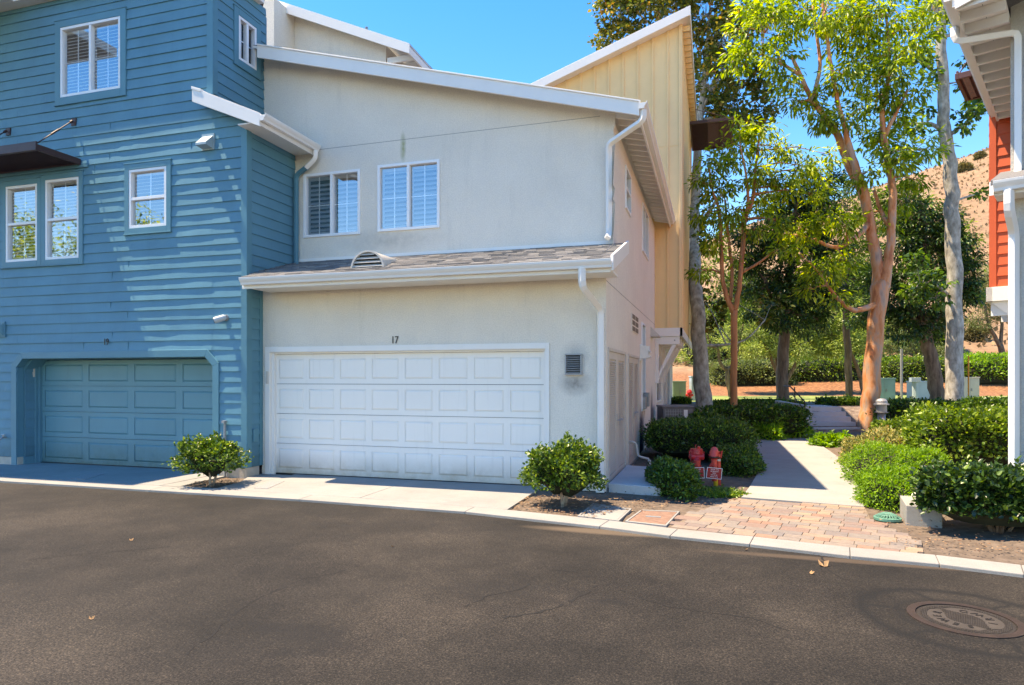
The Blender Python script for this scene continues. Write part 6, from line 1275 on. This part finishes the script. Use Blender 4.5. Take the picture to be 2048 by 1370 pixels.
for sg in (1, -1):                       # two smooth crescent patches that carry the letters
    mb = MB(); pts = []
    for i in range(25):
        a = math.pi*(.12 + .76*i/24); pts.append((math.cos(a)*.232, sg*math.sin(a)*.232))
    for i in range(13):
        u_ = -.205 + .41*i/12; pts.append((u_, sg*(.062+.05*math.cos(u_*14))))
    q = [lp(*p) for p in pts]; q = q if sg > 0 else q[::-1]; mb.slab(q, -.035, -.0255); mb.build('letter_field', ilet, cv)
def arc_text(word, r0, top, size):
    mb = MB(); n_ = len(word); st_ = .50 if n_ == 5 else .56
    for i, ch in enumerate(word):
        a = (math.pi/2 + (n_-1)/2*st_ - i*st_) if top else (-math.pi/2 - (n_-1)/2*st_ + i*st_)
        c = lp(math.cos(a)*r0, math.sin(a)*r0); rot_ = a - math.pi/2 if top else a + math.pi/2
        ux = Vector((math.cos(tt+rot_), math.sin(tt+rot_), 0)); uy = Vector((-math.sin(tt+rot_), math.cos(tt+rot_), 0))
        text_on('x', ch, size, (c[0], c[1], -.0245), ux, uy, (0,0,1), iron, cv, .0025, 1, mb, False)
    mb.build('raised_lettering', paint('letter_iron', (.012,.010,.009), .6, .1, 9, 0), cv)
arc_text('SEWER', .168, True, .075); arc_text('IRWD', .168, False, .08)
# ---------------------------------------------------------------- loose leaves
def dead_leaf(px, py, lb, size=.05, z=-.028, seed=1, cat='leaf'):
    rl = random.Random(seed); x, y = G(px, py, z); o = empty('fallen_leaf', (x, y, z), lb, cat, 'dead leaves lying on the asphalt'); mb = MB(); a0 = rl.random()*6.28
    for k in range(2):
        a = a0 + k*1.3; u_ = Vector((math.cos(a), math.sin(a), .25)); s2 = Vector((-math.sin(a), math.cos(a), .5*(-1)**k)); b = Vector((x, y, z+.004))
        pts = [b, b+u_*size*.5+s2*size*.35+Vector((0,0,size*.25)), b+u_*size*1.1+Vector((0,0,size*.4)), b+u_*size*.5-s2*size*.2, b+u_*size*.5+Vector((0,0,-.0))]
        pts = [Vector((p.x, p.y, max(p.z, z+.002))) for p in pts]
        mb.add(pts, [(0,3,4),(0,4,1),(4,2,1),(4,3,2)])
    mb.build('blade', M['dead_leaf'], o)
dead_leaf(1648, 1134, 'large curled tan leaf on the asphalt near the kerb above the manhole', .07, seed=1)
dead_leaf(1620, 1148, 'small tan leaf left of the large curled leaf', .035, seed=2)
dead_leaf(182, 1240, 'orange brown leaf on the asphalt at the lower left', .028, seed=3)
dead_leaf(262, 1082, 'small pale leaf on the asphalt below the blue garage', .03, seed=4)
dead_leaf(786, 1094, 'tiny tan leaf in the middle of the asphalt', .02, seed=5)
dead_leaf(1490, 1100, 'tiny leaf lying against the kerb front', .03, seed=6)
mb = MB(); rl = random.Random(11)
def scatter(n_, cx, cy, rx, ry, size, z=.004, keep=None):
    for k in range(n_):
        a = rl.random()*6.28; r_ = math.sqrt(rl.random()); x = cx+math.cos(a)*r_*rx; y = cy+math.sin(a)*r_*ry
        if y < kerb_back(x)+.01 and z > 0: continue
        if keep and not keep(x, y): continue
        s2 = size*rl.uniform(.5, 1.3); b = rl.random()*6.28; zz = z+rl.random()*.015
        mb.add([(x+math.cos(b+q)*s2*w_, y+math.sin(b+q)*s2*w_, zz+rl.random()*.012) for q, w_ in ((0,1),(1.4,.5),(3.1,1),(4.6,.5))], [(0,1,2,3)])
scatter(900, -1.95, 8.45, .75, .85, .020, .012, lambda x, y: x > -2.50 and y < 9.8)
scatter(380, -7.62, 8.72, .34, .45, .020, .02)
scatter(200, -1.1, 9.1, .55, .7, .022, .012); scatter(200, -.9, 12.8, .5, 1.2, .025, .012)
scatter(260, 2.7, 8.2, 1.0, .9, .018, .05, lambda x, y: not inside(x, y, PAV)); scatter(260, 0.2, 9.4, .8, .35, .02, .014, lambda x, y: not inside(x, y, PAV))
scatter(120, 2.3, 7.6, .6, .25, .016, .03)
tag(mb.build('dry_leaf_litter', M['litter']), 'dry brown leaf litter under the shrubs along the kerb', 'leaves', kind='stuff')
# a broad tree across the alley, seen in the window glass only

mb_ = [(-64+i*6.5, -15.5-(i%3)*1.5, 8.5+(i*37%5)*.8) for i in range(6)]
for i, (x, y, hh) in enumerate(mb_):
    rs = np.random.RandomState(90+i); root = empty('alley_tree', (x, y, -.03), 'broad green tree across the alley, mirrored in the blue house windows', 'tree', 'trees across the alley'); tm = MB()
    tm.tube([(x,y,-.3),(x+.1,y,hh*.4),(x-.1,y,hh)], [.2,.15,.08], 8); cc_ = [(x+rs.normal(0,1.8), y+rs.normal(0,1.0), hh+rs.uniform(-4.5,3)) for k in range(44)]
    for c in cc_: tm.tube([(x,y,hh*.55), c], [.05,.015], 4)
    tm.build('trunk', BK['brown'], root)
    cc_ = np.array(cc_)[rs.randint(0, 44, 2600)] + rs.normal(0, .5, (2600, 3)); leaf_mesh('crown', cc_, unit(rs.normal(size=(2600,3))), unit(rs.normal(0,.5,(2600,3))+np.array([0,0,1.])), .34, .45, LF['gum'], root, 'diamond', rs=rs)

def crack(pts, wd, seed):
    rl = random.Random(seed); P = [Vector((*G(x, y, -.03), 0)) for x, y in pts]; Q = []
    for a, b in zip(P, P[1:]):
        k = max(2, int((b-a).length/.06))
        for i in range(k): Q.append(a.lerp(b, i/k) + Vector((rl.gauss(0, .012), rl.gauss(0, .012), 0)))
    Q.append(P[-1]); mb = MB(); n_ = len(Q)
    for i in range(n_-1):
        if rl.random() < .10: continue
        d = (Q[i+1]-Q[i]).normalized(); s2 = Vector((-d.y, d.x, 0)); w0, w1 = wd*rl.uniform(.8, 3.2), wd*rl.uniform(.8, 3.2)
        mb.add([(*(Q[i]-s2*w0).xy, -.0285), (*(Q[i+1]-s2*w1).xy, -.0285), (*(Q[i+1]+s2*w1).xy, -.0285), (*(Q[i]+s2*w0).xy, -.0285)], [(0,1,2,3)])
    tag(mb.build('road_crack', M['crack']), kind='structure')
M['crack'] = paint('crack_shadow', (.012, .011, .010), .95, .1, 5, 0)
crack([(365,1312),(420,1275),(470,1225),(520,1195),(600,1160),(665,1148),(720,1132)], .0035, 1)
crack([(1000,1235),(1080,1225),(1150,1200),(1188,1180),(1190,1160),(1160,1145),(1110,1140)], .005, 2)
crack([(930,1215),(975,1190),(1040,1180),(1060,1168)], .0035, 3)
crack([(1240,1180),(1320,1210),(1420,1225),(1500,1235),(1580,1262)], .003, 4)
crack([(1640,1110),(1655,1140),(1700,1165)], .004, 5)
crack([(60,1120),(200,1105),(330,1095)], .0025, 6)
crack([(1340,1078),(1345,1050)], .001, 7)

# dry grass tufts and low scrub over the far slope, too many to count
rs = np.random.RandomState(77); N_ = 7000; dd_ = 50 + 120*rs.uniform(size=N_)**1.0; uu_ = rs.uniform(.22, .82, N_)
px_, py_ = -SA*dd_ + CA*uu_*dd_, CA*dd_ + SA*uu_*dd_; pz_ = np.array([hill_h(a, b) for a, b in zip(px_, py_)]) - .02
tf = leaf_mesh('dry_grass_tufts', np.stack([px_, py_, pz_], 1), unit(np.stack([rs.normal(0,.5,N_), rs.normal(0,.5,N_), np.ones(N_)], 1)), unit(rs.normal(size=(N_,3))), .45, .9, LF['straw'], None, 'diamond', rs=rs)
tag(tf, 'dry grass tufts and low scrub scattered over the tan hillside', 'dry grass', kind='stuff')
